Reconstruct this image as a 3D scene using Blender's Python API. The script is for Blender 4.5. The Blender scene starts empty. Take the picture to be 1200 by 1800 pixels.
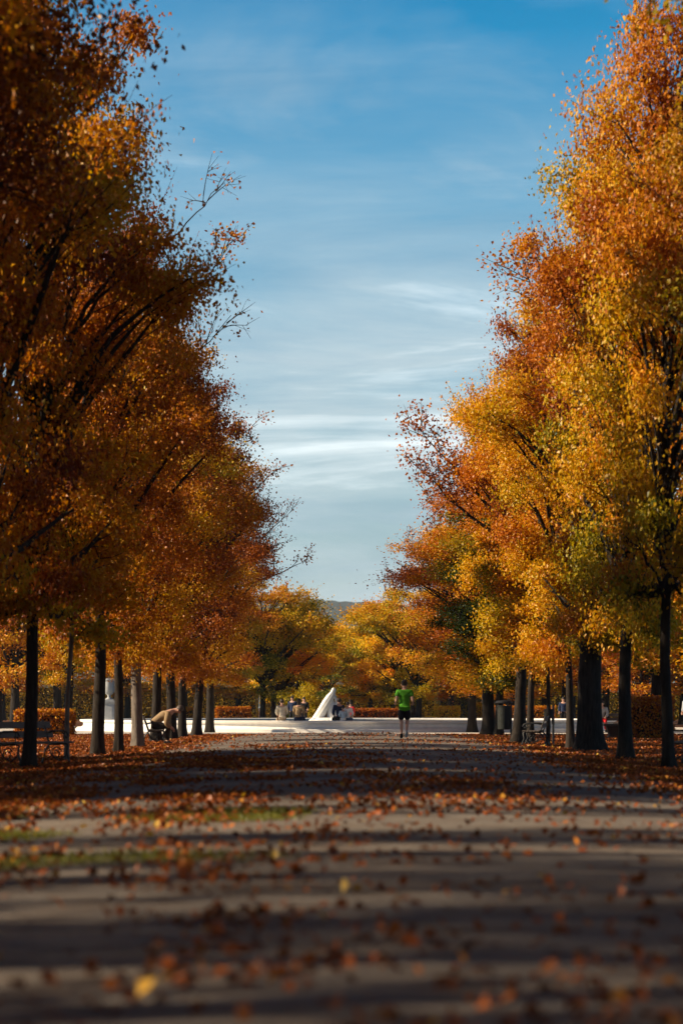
import bpy, bmesh, math, random
import numpy as np
from mathutils import Vector, Matrix, noise as mnoise

scene = bpy.context.scene
COL = scene.collection
R = math.radians
EYE = 1.12            # lens height above the tree rows, metres
F = 4250.0            # 85 mm lens on a 36 mm tall frame, for an 1800 px tall picture
SUN_EL, SUN_AZ = R(26), R(-6)   # sun low on the left, a little ahead

def base(x, y, z=0.0):
    """ground point (X, Y) whose foot shows at x, y of the 1200x1800 photograph"""
    d = (EYE - z) * F / (y - 1243.0)
    return ((x - 612.0) * d / F, d)

# ------------------------------------------------------------------ helpers
def link(o, parent=None):
    COL.objects.link(o)
    if parent is not None:
        o.parent = parent
    return o

def tag(o, label=None, cat=None, group=None, kind=None):
    if label: o['label'] = label
    if cat: o['category'] = cat
    if group: o['group'] = group
    if kind: o['kind'] = kind
    return o

def empty(name, loc, label, cat, rz=0.0, group=None):
    o = bpy.data.objects.new(name, None)
    o.empty_display_size = 0.2
    o.location = loc
    o.rotation_euler = (0, 0, rz)
    link(o)
    return tag(o, label, cat, group)

def mesh_np(name, verts, faces, mats, fmat=None, attr=None, smooth=False):
    """verts (n,3) array, faces list of equal-size index arrays (or one array)"""
    if not isinstance(faces, (list, tuple)):
        faces = [faces]
    me = bpy.data.meshes.new(name)
    verts = np.asarray(verts, dtype=np.float32)
    faces = [np.asarray(f, dtype=np.int32) for f in faces if len(f)]
    nl = sum(f.size for f in faces); nf = sum(len(f) for f in faces)
    me.vertices.add(len(verts)); me.vertices.foreach_set('co', verts.ravel())
    me.loops.add(nl); me.polygons.add(nf)
    me.loops.foreach_set('vertex_index', np.concatenate([f.ravel() for f in faces]))
    tot = np.concatenate([np.full(len(f), f.shape[1], np.int32) for f in faces])
    st = np.concatenate([[0], np.cumsum(tot)[:-1]]).astype(np.int32)
    me.polygons.foreach_set('loop_start', st)
    me.polygons.foreach_set('loop_total', tot)
    for m in mats: me.materials.append(m)
    if fmat is not None: me.polygons.foreach_set('material_index', np.asarray(fmat, np.int32))
    if smooth is not False:
        s = np.ones(nf, dtype=bool) if smooth is True else np.asarray(smooth, bool)
        me.polygons.foreach_set('use_smooth', s)
    if attr is not None:
        a = me.attributes.new('tone', 'FLOAT', 'FACE')
        a.data.foreach_set('value', np.asarray(attr, np.float32))
    me.update(calc_edges=True)
    return me

def obj(name, me, parent=None, loc=None):
    o = bpy.data.objects.new(name, me)
    if loc is not None: o.location = loc
    return link(o, parent)

class MB:
    """collects simple shapes into one mesh"""
    def __init__(s): s.v = []; s.f = []
    def add(s, v, f):
        k = len(s.v); s.v += [tuple(p) for p in v]; s.f += [tuple(i + k for i in q) for q in f]
    def box(s, c, size, rot=None, taper=1.0):
        x, y, z = [q / 2 for q in size]
        v = [Vector((sx * x * (taper if sz > 0 else 1), sy * y * (taper if sz > 0 else 1), sz * z))
             for sz in (-1, 1) for sx, sy in ((-1, -1), (1, -1), (1, 1), (-1, 1))]
        if rot is not None: v = [rot @ p for p in v]
        c = Vector(c)
        s.add([p + c for p in v], [(3, 2, 1, 0), (4, 5, 6, 7), (0, 1, 5, 4), (1, 2, 6, 5), (2, 3, 7, 6), (3, 0, 4, 7)])
    def tube(s, pts, r, n=8):
        pts = [Vector(p) for p in pts]
        if not hasattr(r, '__len__'): r = [r] * len(pts)
        rings = []
        for i, p in enumerate(pts):
            t = (pts[min(i + 1, len(pts) - 1)] - pts[max(i - 1, 0)]).normalized()
            a = Vector((0, 0, 1)) if abs(t.z) < 0.9 else Vector((1, 0, 0))
            u = t.cross(a).normalized(); w = t.cross(u)
            rings.append([p + (u * math.cos(k * 2 * math.pi / n) + w * math.sin(k * 2 * math.pi / n)) * r[i] for k in range(n)])
        v = [q for g in rings for q in g]
        f = [(i * n + k, (i + 1) * n + k, (i + 1) * n + (k + 1) % n, i * n + (k + 1) % n)
             for i in range(len(pts) - 1) for k in range(n)]
        f.append(tuple(range(n))); f.append(tuple(reversed(range((len(pts) - 1) * n, len(pts) * n))))
        s.add(v, f)
    def lathe(s, prof, n=32, c=(0, 0, 0), cap=True):
        v = [(c[0] + r * math.cos(k * 2 * math.pi / n), c[1] + r * math.sin(k * 2 * math.pi / n), c[2] + z)
             for r, z in prof for k in range(n)]
        f = [(i * n + k, i * n + (k + 1) % n, (i + 1) * n + (k + 1) % n, (i + 1) * n + k)
             for i in range(len(prof) - 1) for k in range(n)]
        if cap:
            f.append(tuple(reversed(range(n)))); f.append(tuple(range((len(prof) - 1) * n, len(prof) * n)))
        s.add(v, f)
    def ball(s, c, r, n=12, m=8):
        c = Vector(c); rx, ry, rz = (r, r, r) if not hasattr(r, '__len__') else r
        v = [c + Vector((0, 0, -rz))]
        for i in range(1, m):
            a = -math.pi / 2 + math.pi * i / m
            for k in range(n):
                b = 2 * math.pi * k / n
                v.append(c + Vector((rx * math.cos(a) * math.cos(b), ry * math.cos(a) * math.sin(b), rz * math.sin(a))))
        v.append(c + Vector((0, 0, rz)))
        f = [(0, 1 + (k + 1) % n, 1 + k) for k in range(n)]
        for i in range(m - 2):
            o = 1 + i * n
            f += [(o + k, o + (k + 1) % n, o + n + (k + 1) % n, o + n + k) for k in range(n)]
        o = 1 + (m - 2) * n
        f += [(o + k, o + (k + 1) % n, len(v) - 1) for k in range(n)]
        s.add(v, f)
    def build(s, name, mat, parent=None, smooth=False, bevel=0.0, loc=None):
        me = bpy.data.meshes.new(name)
        me.from_pydata(s.v, [], s.f); me.materials.append(mat)
        if smooth: me.polygons.foreach_set('use_smooth', [True] * len(me.polygons))
        me.update()
        o = obj(name, me, parent, loc)
        if bevel:
            b = o.modifiers.new('bevel', 'BEVEL'); b.width = bevel; b.segments = 2; b.limit_method = 'ANGLE'
        return o

# ------------------------------------------------------------------ materials
def nodes(name):
    m = bpy.data.materials.new(name); m.use_nodes = True
    nt = m.node_tree; nt.nodes.clear()
    out = nt.nodes.new('ShaderNodeOutputMaterial')
    return m, nt, out

def N(nt, t, **kw):
    n = nt.nodes.new(t)
    for k, v in kw.items():
        if k in n.inputs: n.inputs[k].default_value = v
        else: setattr(n, k, v)
    return n

def ramp(nt, fac, stops, interp='LINEAR'):
    r = nt.nodes.new('ShaderNodeValToRGB'); r.color_ramp.interpolation = interp
    e = r.color_ramp.elements
    while len(e) > 1: e.remove(e[-1])
    e[0].position = stops[0][0]; e[0].color = (*stops[0][1], 1)
    for p, c in stops[1:]:
        q = e.new(p); q.color = (*c, 1)
    nt.links.new(fac, r.inputs[0])
    return r.outputs[0]

def plain(name, col, rough=0.6, var=0.25, scale=8.0, bump=0.15, metallic=0.0, stretch=(1, 1, 1), spec=0.4):
    m, nt, out = nodes(name)
    b = N(nt, 'ShaderNodeBsdfPrincipled', Roughness=rough, Metallic=metallic)
    b.inputs['Specular IOR Level'].default_value = spec
    tc = N(nt, 'ShaderNodeTexCoord'); mp = N(nt, 'ShaderNodeMapping'); mp.inputs['Scale'].default_value = stretch
    nt.links.new(tc.outputs['Object'], mp.inputs[0])
    n = N(nt, 'ShaderNodeTexNoise', Scale=scale, Detail=6.0, Roughness=0.65)
    nt.links.new(mp.outputs[0], n.inputs['Vector'])
    lo = tuple(c * (1 - var) for c in col); hi = tuple(min(1, c * (1 + var)) for c in col)
    nt.links.new(ramp(nt, n.outputs['Fac'], [(0.3, lo), (0.7, hi)]), b.inputs['Base Color'])
    if bump:
        bp = N(nt, 'ShaderNodeBump', Strength=bump, Distance=0.02)
        nt.links.new(n.outputs['Fac'], bp.inputs['Height']); nt.links.new(bp.outputs[0], b.inputs['Normal'])
    nt.links.new(b.outputs[0], out.inputs[0])
    return m

def leaf_mat(name, stops, trans=0.38, gloss=0.02):
    m, nt, out = nodes(name)
    at = N(nt, 'ShaderNodeAttribute', attribute_name='tone')
    oi = N(nt, 'ShaderNodeObjectInfo')
    sp = N(nt, 'ShaderNodeSeparateColor'); nt.links.new(oi.outputs['Color'], sp.inputs[0])
    a = N(nt, 'ShaderNodeMath', operation='ADD'); nt.links.new(at.outputs['Fac'], a.inputs[0])
    s = N(nt, 'ShaderNodeMath', operation='SUBTRACT'); nt.links.new(sp.outputs[0], s.inputs[0]); s.inputs[1].default_value = 0.5
    nt.links.new(s.outputs[0], a.inputs[1])
    c = ramp(nt, a.outputs[0], stops)
    hs = N(nt, 'ShaderNodeHueSaturation'); nt.links.new(c, hs.inputs['Color'])
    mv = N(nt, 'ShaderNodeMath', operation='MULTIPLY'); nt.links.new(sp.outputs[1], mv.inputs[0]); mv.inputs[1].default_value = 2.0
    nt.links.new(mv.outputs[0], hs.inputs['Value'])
    d = N(nt, 'ShaderNodeBsdfDiffuse'); t = N(nt, 'ShaderNodeBsdfTranslucent'); g = N(nt, 'ShaderNodeBsdfGlossy', Roughness=0.42)
    nt.links.new(hs.outputs[0], d.inputs[0])
    h2 = N(nt, 'ShaderNodeHueSaturation', Saturation=1.12, Value=1.1); nt.links.new(hs.outputs[0], h2.inputs['Color'])
    nt.links.new(h2.outputs[0], t.inputs[0])
    g.inputs[0].default_value = (0.9, 0.9, 0.9, 1)
    m1 = N(nt, 'ShaderNodeMixShader', Fac=trans); nt.links.new(d.outputs[0], m1.inputs[1]); nt.links.new(t.outputs[0], m1.inputs[2])
    m2 = N(nt, 'ShaderNodeMixShader', Fac=gloss); nt.links.new(m1.outputs[0], m2.inputs[1]); nt.links.new(g.outputs[0], m2.inputs[2])
    nt.links.new(m2.outputs[0], out.inputs[0])
    return m

AUTUMN = [(0.0, (0.030, 0.055, 0.010)), (0.18, (0.13, 0.14, 0.012)), (0.34, (0.56, 0.40, 0.016)), (0.5, (0.68, 0.345, 0.012)),
          (0.66, (0.54, 0.175, 0.010)), (0.82, (0.33, 0.08, 0.012)), (1.0, (0.20, 0.060, 0.028))]
M = {}
M['leaf'] = leaf_mat('autumn_leaf', AUTUMN)
M['litter'] = leaf_mat('fallen_leaf', [(0.0, (0.12, 0.035, 0.012)), (0.35, (0.30, 0.075, 0.018)), (0.65, (0.40, 0.135, 0.025)),
                                        (0.85, (0.50, 0.24, 0.03)), (1.0, (0.58, 0.36, 0.06))], trans=0.15, gloss=0.02)
M['grass'] = leaf_mat('grass_blade', [(0.0, (0.06, 0.07, 0.012)), (1.0, (0.22, 0.21, 0.03))], trans=0.35)
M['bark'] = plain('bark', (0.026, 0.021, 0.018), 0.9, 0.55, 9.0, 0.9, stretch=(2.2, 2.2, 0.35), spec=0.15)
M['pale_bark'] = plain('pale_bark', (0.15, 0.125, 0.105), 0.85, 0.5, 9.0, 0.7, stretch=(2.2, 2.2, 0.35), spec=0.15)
M['stone'] = plain('pale_stone', (0.78, 0.76, 0.73), 0.7, 0.10, 3.0, 0.12)
M['shaded_urn_stone'] = plain('shade_toned_urn_stone', (0.38, 0.39, 0.40), 0.8, 0.2, 4.0, 0.15)  # pale stone darkened, so the urn's shade sits in its colour
M['marble'] = plain('white_marble', (0.80, 0.79, 0.77), 0.55, 0.08, 6.0, 0.08)
M['iron'] = plain('black_iron', (0.025, 0.025, 0.028), 0.5, 0.3, 20, 0.1, metallic=0.3)
M['wood'] = plain('weathered_wood', (0.10, 0.085, 0.075), 0.7, 0.4, 6, 0.3, stretch=(8, 0.8, 8))
M['bin'] = plain('dark_green_metal', (0.008, 0.011, 0.010), 0.8, 0.25, 10, 0.05)
M['skin'] = plain('skin', (0.52, 0.30, 0.22), 0.55, 0.08, 20, 0.0)
M['hair'] = plain('dark_hair', (0.03, 0.02, 0.016), 0.6, 0.4, 60, 0.3)
M['grey_hair'] = plain('greying_hair', (0.075, 0.055, 0.045), 0.6, 0.4, 60, 0.3)
def cloth(key, col): M[key] = plain(key + '_cloth', col, 0.85, 0.14, 30, 0.2, spec=0.15)
cloth('green', (0.075, 0.29, 0.022)); cloth('black', (0.016, 0.016, 0.020)); cloth('tan', (0.27, 0.19, 0.11))
cloth('navy', (0.02, 0.03, 0.07)); cloth('cream', (0.62, 0.56, 0.45)); cloth('white', (0.78, 0.78, 0.78))
cloth('red', (0.60, 0.025, 0.03)); cloth('denim', (0.10, 0.15, 0.24)); cloth('beige', (0.42, 0.33, 0.24))
cloth('grey', (0.32, 0.33, 0.36)); cloth('light_blue', (0.35, 0.46, 0.58)); cloth('dark_brown', (0.035, 0.027, 0.022))

def ground_mat(name, kind):
    m, nt, out = nodes(name)
    b = N(nt, 'ShaderNodeBsdfPrincipled', Roughness=0.95); b.inputs['Specular IOR Level'].default_value = 0.12
    g = N(nt, 'ShaderNodeNewGeometry')
    n1 = N(nt, 'ShaderNodeTexNoise', Scale=0.35, Detail=6.0, Roughness=0.6); nt.links.new(g.outputs['Position'], n1.inputs['Vector'])
    n2 = N(nt, 'ShaderNodeTexNoise', Scale=55.0, Detail=4.0, Roughness=0.75); nt.links.new(g.outputs['Position'], n2.inputs['Vector'])
    n3 = N(nt, 'ShaderNodeTexNoise', Scale=1.7, Detail=8.0, Roughness=0.7); nt.links.new(g.outputs['Position'], n3.inputs['Vector'])
    if kind == 'gravel':
        c1 = ramp(nt, n2.outputs['Fac'], [(0.25, (0.10, 0.088, 0.080)), (0.5, (0.20, 0.176, 0.158)), (0.75, (0.34, 0.30, 0.26))])
        c2 = ramp(nt, n3.outputs['Fac'], [(0.45, (1, 1, 1)), (0.72, (0.62, 0.52, 0.45))])
    elif kind == 'plaza':
        c1 = ramp(nt, n2.outputs['Fac'], [(0.25, (0.60, 0.56, 0.51)), (0.75, (0.76, 0.72, 0.66))])
        c2 = ramp(nt, n3.outputs['Fac'], [(0.3, (0.85, 0.83, 0.8)), (0.7, (1, 1, 1))])
    else:
        c1 = ramp(nt, n2.outputs['Fac'], [(0.3, (0.07, 0.035, 0.018)), (0.5, (0.16, 0.065, 0.025)), (0.7, (0.26, 0.11, 0.035))])
        c2 = ramp(nt, n3.outputs['Fac'], [(0.3, (0.6, 0.6, 0.6)), (0.7, (1, 1, 1))])
    mx = N(nt, 'ShaderNodeMix', data_type='RGBA', blend_type='MULTIPLY'); mx.inputs[0].default_value = 1.0
    nt.links.new(c1, mx.inputs[6]); nt.links.new(c2, mx.inputs[7])
    mw = N(nt, 'ShaderNodeMix', data_type='RGBA', blend_type='MULTIPLY'); mw.inputs[0].default_value = 1.0
    nt.links.new(mx.outputs[2], mw.inputs[6]); nt.links.new(ramp(nt, n1.outputs['Fac'], [(0.36, (0.66, 0.62, 0.6)), (0.52, (1, 1, 1)), (0.68, (1.12, 1.08, 1.02))]), mw.inputs[7])
    nt.links.new(mw.outputs[2], b.inputs['Base Color'])
    bp = N(nt, 'ShaderNodeBump', Strength=0.6, Distance=0.02); nt.links.new(n2.outputs['Fac'], bp.inputs['Height'])
    nt.links.new(bp.outputs[0], b.inputs['Normal'])
    nt.links.new(b.outputs[0], out.inputs[0])
    return m
M['gravel'] = ground_mat('path_gravel', 'gravel'); M['plaza'] = ground_mat('plaza_gravel', 'plaza'); M['soil'] = ground_mat('leafy_soil', 'soil')

# ------------------------------------------------------------------ world, sun, camera
w = bpy.data.worlds.new('World'); scene.world = w; w.use_nodes = True
nt = w.node_tree; nt.nodes.clear()
wo = N(nt, 'ShaderNodeOutputWorld'); bg = N(nt, 'ShaderNodeBackground'); STR = 0.054
bg.inputs['Strength'].default_value = STR
sky = N(nt, 'ShaderNodeTexSky', sky_type='NISHITA'); sky.sun_disc = False
sky.sun_elevation = SUN_EL; sky.sun_rotation = R(270) + SUN_AZ; sky.air_density = 1.0; sky.dust_density = 0.3; sky.ozone_density = 3.0
tc = N(nt, 'ShaderNodeTexCoord'); sx = N(nt, 'ShaderNodeSeparateXYZ'); nt.links.new(tc.outputs['Generated'], sx.inputs[0])
def math_n(op, a, b=None):
    n = N(nt, 'ShaderNodeMath', operation=op)
    for i, q in enumerate((a, b)):
        if q is None: continue
        if isinstance(q, (int, float)): n.inputs[i].default_value = q
        else: nt.links.new(q, n.inputs[i])
    return n.outputs[0]
elev = math_n('MAXIMUM', sx.outputs['Z'], 0.0)
grade = ramp(nt, elev, [(0.0, (0.70, 0.78, 0.80)), (0.10, (0.72, 0.98, 1.0)), (0.20, (0.42, 1.15, 1.26)), (0.27, (0.03, 1.02, 1.28)), (0.30, (0.0, 0.9, 1.2)), (0.36, (0.16, 0.5, 0.8)), (0.6, (0.14, 0.26, 0.40))])
gm = N(nt, 'ShaderNodeMix', data_type='RGBA', blend_type='MULTIPLY'); gm.inputs[0].default_value = 1.0
nt.links.new(sky.outputs[0], gm.inputs[6]); nt.links.new(grade, gm.inputs[7])
# high soft wisps and low drawn-out sheets, as functions of the direction in the sky
def sky_noise(scale, loc, detail, rough, dist):
    mp = N(nt, 'ShaderNodeMapping'); mp.inputs['Scale'].default_value = scale; mp.inputs['Location'].default_value = loc
    nt.links.new(tc.outputs['Generated'], mp.inputs[0])
    n = N(nt, 'ShaderNodeTexNoise', Scale=1.0, Detail=detail, Roughness=rough, Distortion=dist); nt.links.new(mp.outputs[0], n.inputs['Vector'])
    return n.outputs['Fac']
wisp = ramp(nt, sky_noise((9, 9, 20), (4.2, 1.0, 7.3), 7.0, 0.56, 0.35), [(0.42, (0,) * 3), (0.72, (0.75,) * 3)])
sheet_ = ramp(nt, sky_noise((5.0, 5.0, 36), (0.7, 3.0, 1.9), 8.0, 0.60, 0.45), [(0.36, (0.45,) * 3), (0.66, (1,) * 3)])
lowness = ramp(nt, elev, [(0.0, (1,) * 3), (0.12, (0.95,) * 3), (0.175, (0.70,) * 3), (0.235, (0.18,) * 3), (0.27, (0.0,) * 3)])
highness = ramp(nt, elev, [(0.10, (0.2,) * 3), (0.17, (0.9,) * 3), (0.24, (0.70,) * 3), (0.29, (0.18,) * 3), (0.40, (0.1,) * 3)])
cm = math_n('MAXIMUM', math_n('MULTIPLY', sheet_, lowness), math_n('MULTIPLY', wisp, highness))
ctex = sky_noise((4.5, 4.5, 32), (2.7, 0.2, 5.1), 7.0, 0.62, 0.5)
ccol = ramp(nt, ctex, [(0.32, (3.3, 4.6, 5.7)), (0.46, (4.7, 5.9, 6.7)), (0.58, (6.2, 7.2, 7.6)), (0.70, (11.5, 12.2, 12.2))])
cmx = N(nt, 'ShaderNodeMix', data_type='RGBA'); nt.links.new(cm, cmx.inputs[0]); nt.links.new(gm.outputs[2], cmx.inputs[6]); nt.links.new(ccol, cmx.inputs[7])
nt.links.new(cmx.outputs[2], bg.inputs[0]); nt.links.new(bg.outputs[0], wo.inputs[0])

sl = bpy.data.lights.new('sun', 'SUN'); sl.energy = 5.0; sl.angle = R(0.65); sl.color = (1.0, 0.80, 0.54)
so = bpy.data.objects.new('sun', sl); COL.objects.link(so)
to_sun = Vector((-math.cos(SUN_EL) * math.cos(SUN_AZ), math.cos(SUN_EL) * math.sin(SUN_AZ), math.sin(SUN_EL)))
so.rotation_euler = to_sun.to_track_quat('Z', 'Y').to_euler(); so.location = (-40, 20, 40)

cd = bpy.data.cameras.new('camera'); cam = bpy.data.objects.new('camera', cd); COL.objects.link(cam)
cam.location = (0, 0, EYE); cam.rotation_euler = (R(90), 0, 0)
cd.sensor_fit = 'VERTICAL'; cd.sensor_height = 36; cd.sensor_width = 24; cd.lens = 85
cd.shift_x = -12 / 1800; cd.shift_y = 343 / 1800; cd.clip_end = 20000; cd.clip_start = 0.2
cd.dof.use_dof = True; cd.dof.focus_distance = 90; cd.dof.aperture_fstop = 1.8
scene.camera = cam

vs = scene.view_settings
scene.display_settings.display_device = 'sRGB'
vs.view_transform = 'Standard'; vs.look = 'None'; vs.gamma = 1; vs.use_curve_mapping = False; vs.exposure = 0.98
cy_ = scene.cycles
cy_.use_denoising = True; cy_.max_bounces = 7; cy_.diffuse_bounces = 3; cy_.transmission_bounces = 4; cy_.glossy_bounces = 2
cy_.transparent_max_bounces = 4; cy_.volume_bounces = 0; cy_.caustics_reflective = False; cy_.caustics_refractive = False
cy_.sample_clamp_indirect = 6

# ------------------------------------------------------------------ ground
def camber(X, Y):
    f = np.clip((98 - Y) / 14.0, 0, 1); f = f * f * (3 - 2 * f)
    return 0.20 * f * np.clip(1 - (np.abs(X) / 5.6) ** 2, 0, 1)

def sheet(name, xs, ys, zf, mat):
    X, Y = np.meshgrid(xs, ys)
    v = np.stack([X, Y, zf(X, Y)], -1).reshape(-1, 3); a, b = len(xs), len(ys)
    i = np.arange((a - 1) * (b - 1)); r, c = i // (a - 1), i % (a - 1)
    f = np.stack([r * a + c, r * a + c + 1, (r + 1) * a + c + 1, (r + 1) * a + c], -1)
    o = obj(name, mesh_np(name, v, f, [mat], smooth=True))
    o['kind'] = 'structure'
    return o
far = [-3600, -1500, -600, -250, -120, -60, -30, -16]
xs = np.array(far + list(np.linspace(-12, 12, 25)) + [-q for q in reversed(far)], float)
ys = np.array([-400, -100, -40] + list(range(-20, 131, 5)) + [150, 200, 300, 600, 1200, 2400, 3700], float)
sheet('ground', xs, ys, lambda X, Y: 0 * X, M['soil'])
rngp = np.random.default_rng(3)
edge_l = -4.6; edge_r = 4.9
ys2 = np.linspace(-15, 92.2, 215)
def path_z(X, Y): return camber(X, Y) + 0.006
Xg = np.linspace(-1, 1, 41); Yg = ys2
XX, YY = np.meshgrid(Xg, Yg)
wob = np.array([[0.5 * mnoise.noise((y * 0.22, s * 9.1, 0)) + 0.25 * mnoise.noise((y * 0.9, s * 5.3, 2)) for s in (0, 1)] for y in Yg])
XX = np.where(XX < 0, XX * (4.5 + wob[:, :1]), XX * (4.7 + wob[:, 1:]))
vv = np.stack([XX, YY, path_z(XX, YY)], -1).reshape(-1, 3)
i = np.arange(40 * 214); r_, c_ = i // 40, i % 40
ff = np.stack([r_ * 41 + c_, r_ * 41 + c_ + 1, (r_ + 1) * 41 + c_ + 1, (r_ + 1) * 41 + c_], -1)
po = obj('gravel_path', mesh_np('gravel_path', vv, ff, [M['gravel']], smooth=True)); po['kind'] = 'structure'
# verge under the trees follows the camber
def verge(name, s):
    xa = np.linspace(3.4, 12, 20) * s
    X, Y = np.meshgrid(xa if s > 0 else xa[::-1], ys2)
    v = np.stack([X, Y, camber(X, Y) + 0.003], -1).reshape(-1, 3)
    i = np.arange(19 * 214); r, c = i // 19, i % 19
    f = np.stack([r * 20 + c, r * 20 + c + 1, (r + 1) * 20 + c + 1, (r + 1) * 20 + c], -1)
    o = obj(name, mesh_np(name, v, f, [M['soil']], smooth=True)); o['kind'] = 'structure'
verge('ground_verge', -1); verge('ground_verge', 1)
PC = (0.0, 119.5)      # pool centre
mb = MB(); mb.lathe([(13.2, 0.010), (22.5, 0.010)], 128, (PC[0], PC[1], 0), cap=False)
o = mb.build('gravel_plaza', M['plaza']); o['kind'] = 'structure'

# distant wooded hill
def hill_z(X, Y):
    out = np.zeros_like(X)
    for idx in np.ndindex(X.shape):
        x, y = X[idx], Y[idx]
        prof = math.exp(-((y - 3000) / 260) ** 2)
        h = 132 - 0.03 * x + 12 * mnoise.noise((x / 420, 0.3, 1)) + 3.5 * mnoise.noise((x / 60, y / 60, 1)) + 3.0 * mnoise.noise((x / 14, y / 14, 3)) * 1.2
        out[idx] = -0.6 + h * prof
    return out
hm = plain('far_woodland', (0.045, 0.045, 0.025), 0.95, 0.5, 0.05, 0.0, spec=0.05)
sheet('hill', np.concatenate([np.linspace(-900, -130, 26), np.linspace(-120, 120, 90), np.linspace(130, 900, 26)]),
      np.linspace(2500, 3500, 70), hill_z, hm)

# haze of the open air
hzm, nt, out = nodes('haze_air')
pv = N(nt, 'ShaderNodeVolumePrincipled'); pv.inputs['Color'].default_value = (0.62, 0.80, 1.0, 1); pv.inputs['Density'].default_value = 0.00010
nt.links.new(pv.outputs[0], out.inputs['Volume'])
HAZE = True
if HAZE:
    mb = MB(); mb.box((0, 1650, 78.5), (7400, 4300, 160)); o = mb.build('haze', hzm); o['kind'] = 'stuff'; o['label'] = 'thin pale blue haze'

# ------------------------------------------------------------------ foliage
def leaves_np(pos, size, rng, outward=None, flat=0.0, aspect=0.72):
    """kite shaped leaves folded on the midrib: 4 verts, 2 triangles each"""
    n = len(pos)
    nrm = rng.normal(size=(n, 3)) + np.array([0, 0, flat])
    if outward is not None: nrm += outward * 0.7
    nrm /= np.linalg.norm(nrm, axis=1, keepdims=True)
    t = rng.normal(size=(n, 3)) + np.array([0, 0, -0.5 * (flat == 0)])
    t -= (t * nrm).sum(1, keepdims=True) * nrm
    t /= np.linalg.norm(t, axis=1, keepdims=True) + 1e-9
    b = np.cross(nrm, t)
    L = size[:, None]; W = L * aspect * rng.uniform(0.8, 1.15, (n, 1)) * 0.5
    fold = W * rng.uniform(0.15, 0.7, (n, 1))
    mid = pos + t * L * 0.42
    v = np.stack([pos, mid + b * W + nrm * fold, pos + t * L, mid - b * W + nrm * fold], 1).reshape(-1, 3)
    k = np.arange(n)[:, None] * 4
    f = np.concatenate([k + np.array([[0, 1, 2]]), k + np.array([[0, 2, 3]])], 1).reshape(-1, 3)
    return v, f

def tubes_np(paths, n=5):
    V, Q = [], []; k0 = 0
    ang = np.arange(n) * 2 * np.pi / n; ca, sa = np.cos(ang), np.sin(ang)
    for pts, rad in paths:
        pts = np.asarray(pts, float); m = len(pts)
        t = np.gradient(pts, axis=0); t /= np.linalg.norm(t, axis=1, keepdims=True) + 1e-9
        ref = np.where(np.abs(t[:, 2:3]) < 0.9, np.array([[0, 0, 1.0]]), np.array([[1.0, 0, 0]]))
        u = np.cross(t, ref); u /= np.linalg.norm(u, axis=1, keepdims=True) + 1e-9
        wv = np.cross(t, u); rad = np.asarray(rad, float)[:, None, None]
        ring = pts[:, None, :] + rad * (u[:, None, :] * ca[None, :, None] + wv[:, None, :] * sa[None, :, None])
        V.append(ring.reshape(-1, 3))
        i = np.arange((m - 1) * n); r, c = i // n, i % n
        Q.append(k0 + np.stack([r * n + c, (r + 1) * n + c, (r + 1) * n + (c + 1) % n, r * n + (c + 1) % n], -1))
        k0 += m * n
    return np.concatenate(V), np.concatenate(Q)

def combine(name, leaf_v, leaf_f, tone, paths, leafm, barkm):
    if paths:
        bv, bq = tubes_np(paths)
        v = np.concatenate([leaf_v, bv]); faces = [leaf_f, bq + len(leaf_v)]
        fm = np.concatenate([np.zeros(len(leaf_f), int), np.ones(len(bq), int)])
        at = np.concatenate([tone, np.zeros(len(bq))])
        sm = np.concatenate([np.zeros(len(leaf_f), bool), np.ones(len(bq), bool)])
        return mesh_np(name, v, faces, [leafm, barkm], fm, at, sm)
    return mesh_np(name, leaf_v, leaf_f, [leafm], None, tone)

def interp(table, t):
    return np.interp(t, [a for a, _ in table], [b for _, b in table])

WALL_X = [(0, 1.25), (0.12, 1.4), (0.3, 1.7), (0.5, 2.2), (0.68, 2.6), (0.82, 2.2), (0.93, 1.4), (1, 0.5)]
WALL_Y = [(0, 2.0), (0.2, 2.7), (0.5, 2.9), (0.75, 2.6), (0.92, 1.6), (1, 0.5)]
VASE_X = [(0, 1.1), (0.2, 1.3), (0.38, 1.9), (0.55, 3.0), (0.68, 3.35), (0.82, 2.9), (0.94, 1.8), (1, 0.6)]
VASE_Y = [(0, 1.4), (0.3, 1.8), (0.55, 3.0), (0.7, 3.3), (0.85, 2.7), (1, 0.6)]
HIGH_X = [(0, 1.5), (0.08, 2.8), (0.3, 3.2), (0.6, 3.2), (0.85, 2.4), (1, 0.6)]
YOUNG = [(0, 0.5), (0.2, 1.1), (0.5, 1.3), (0.8, 0.9), (1, 0.25)]

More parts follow.
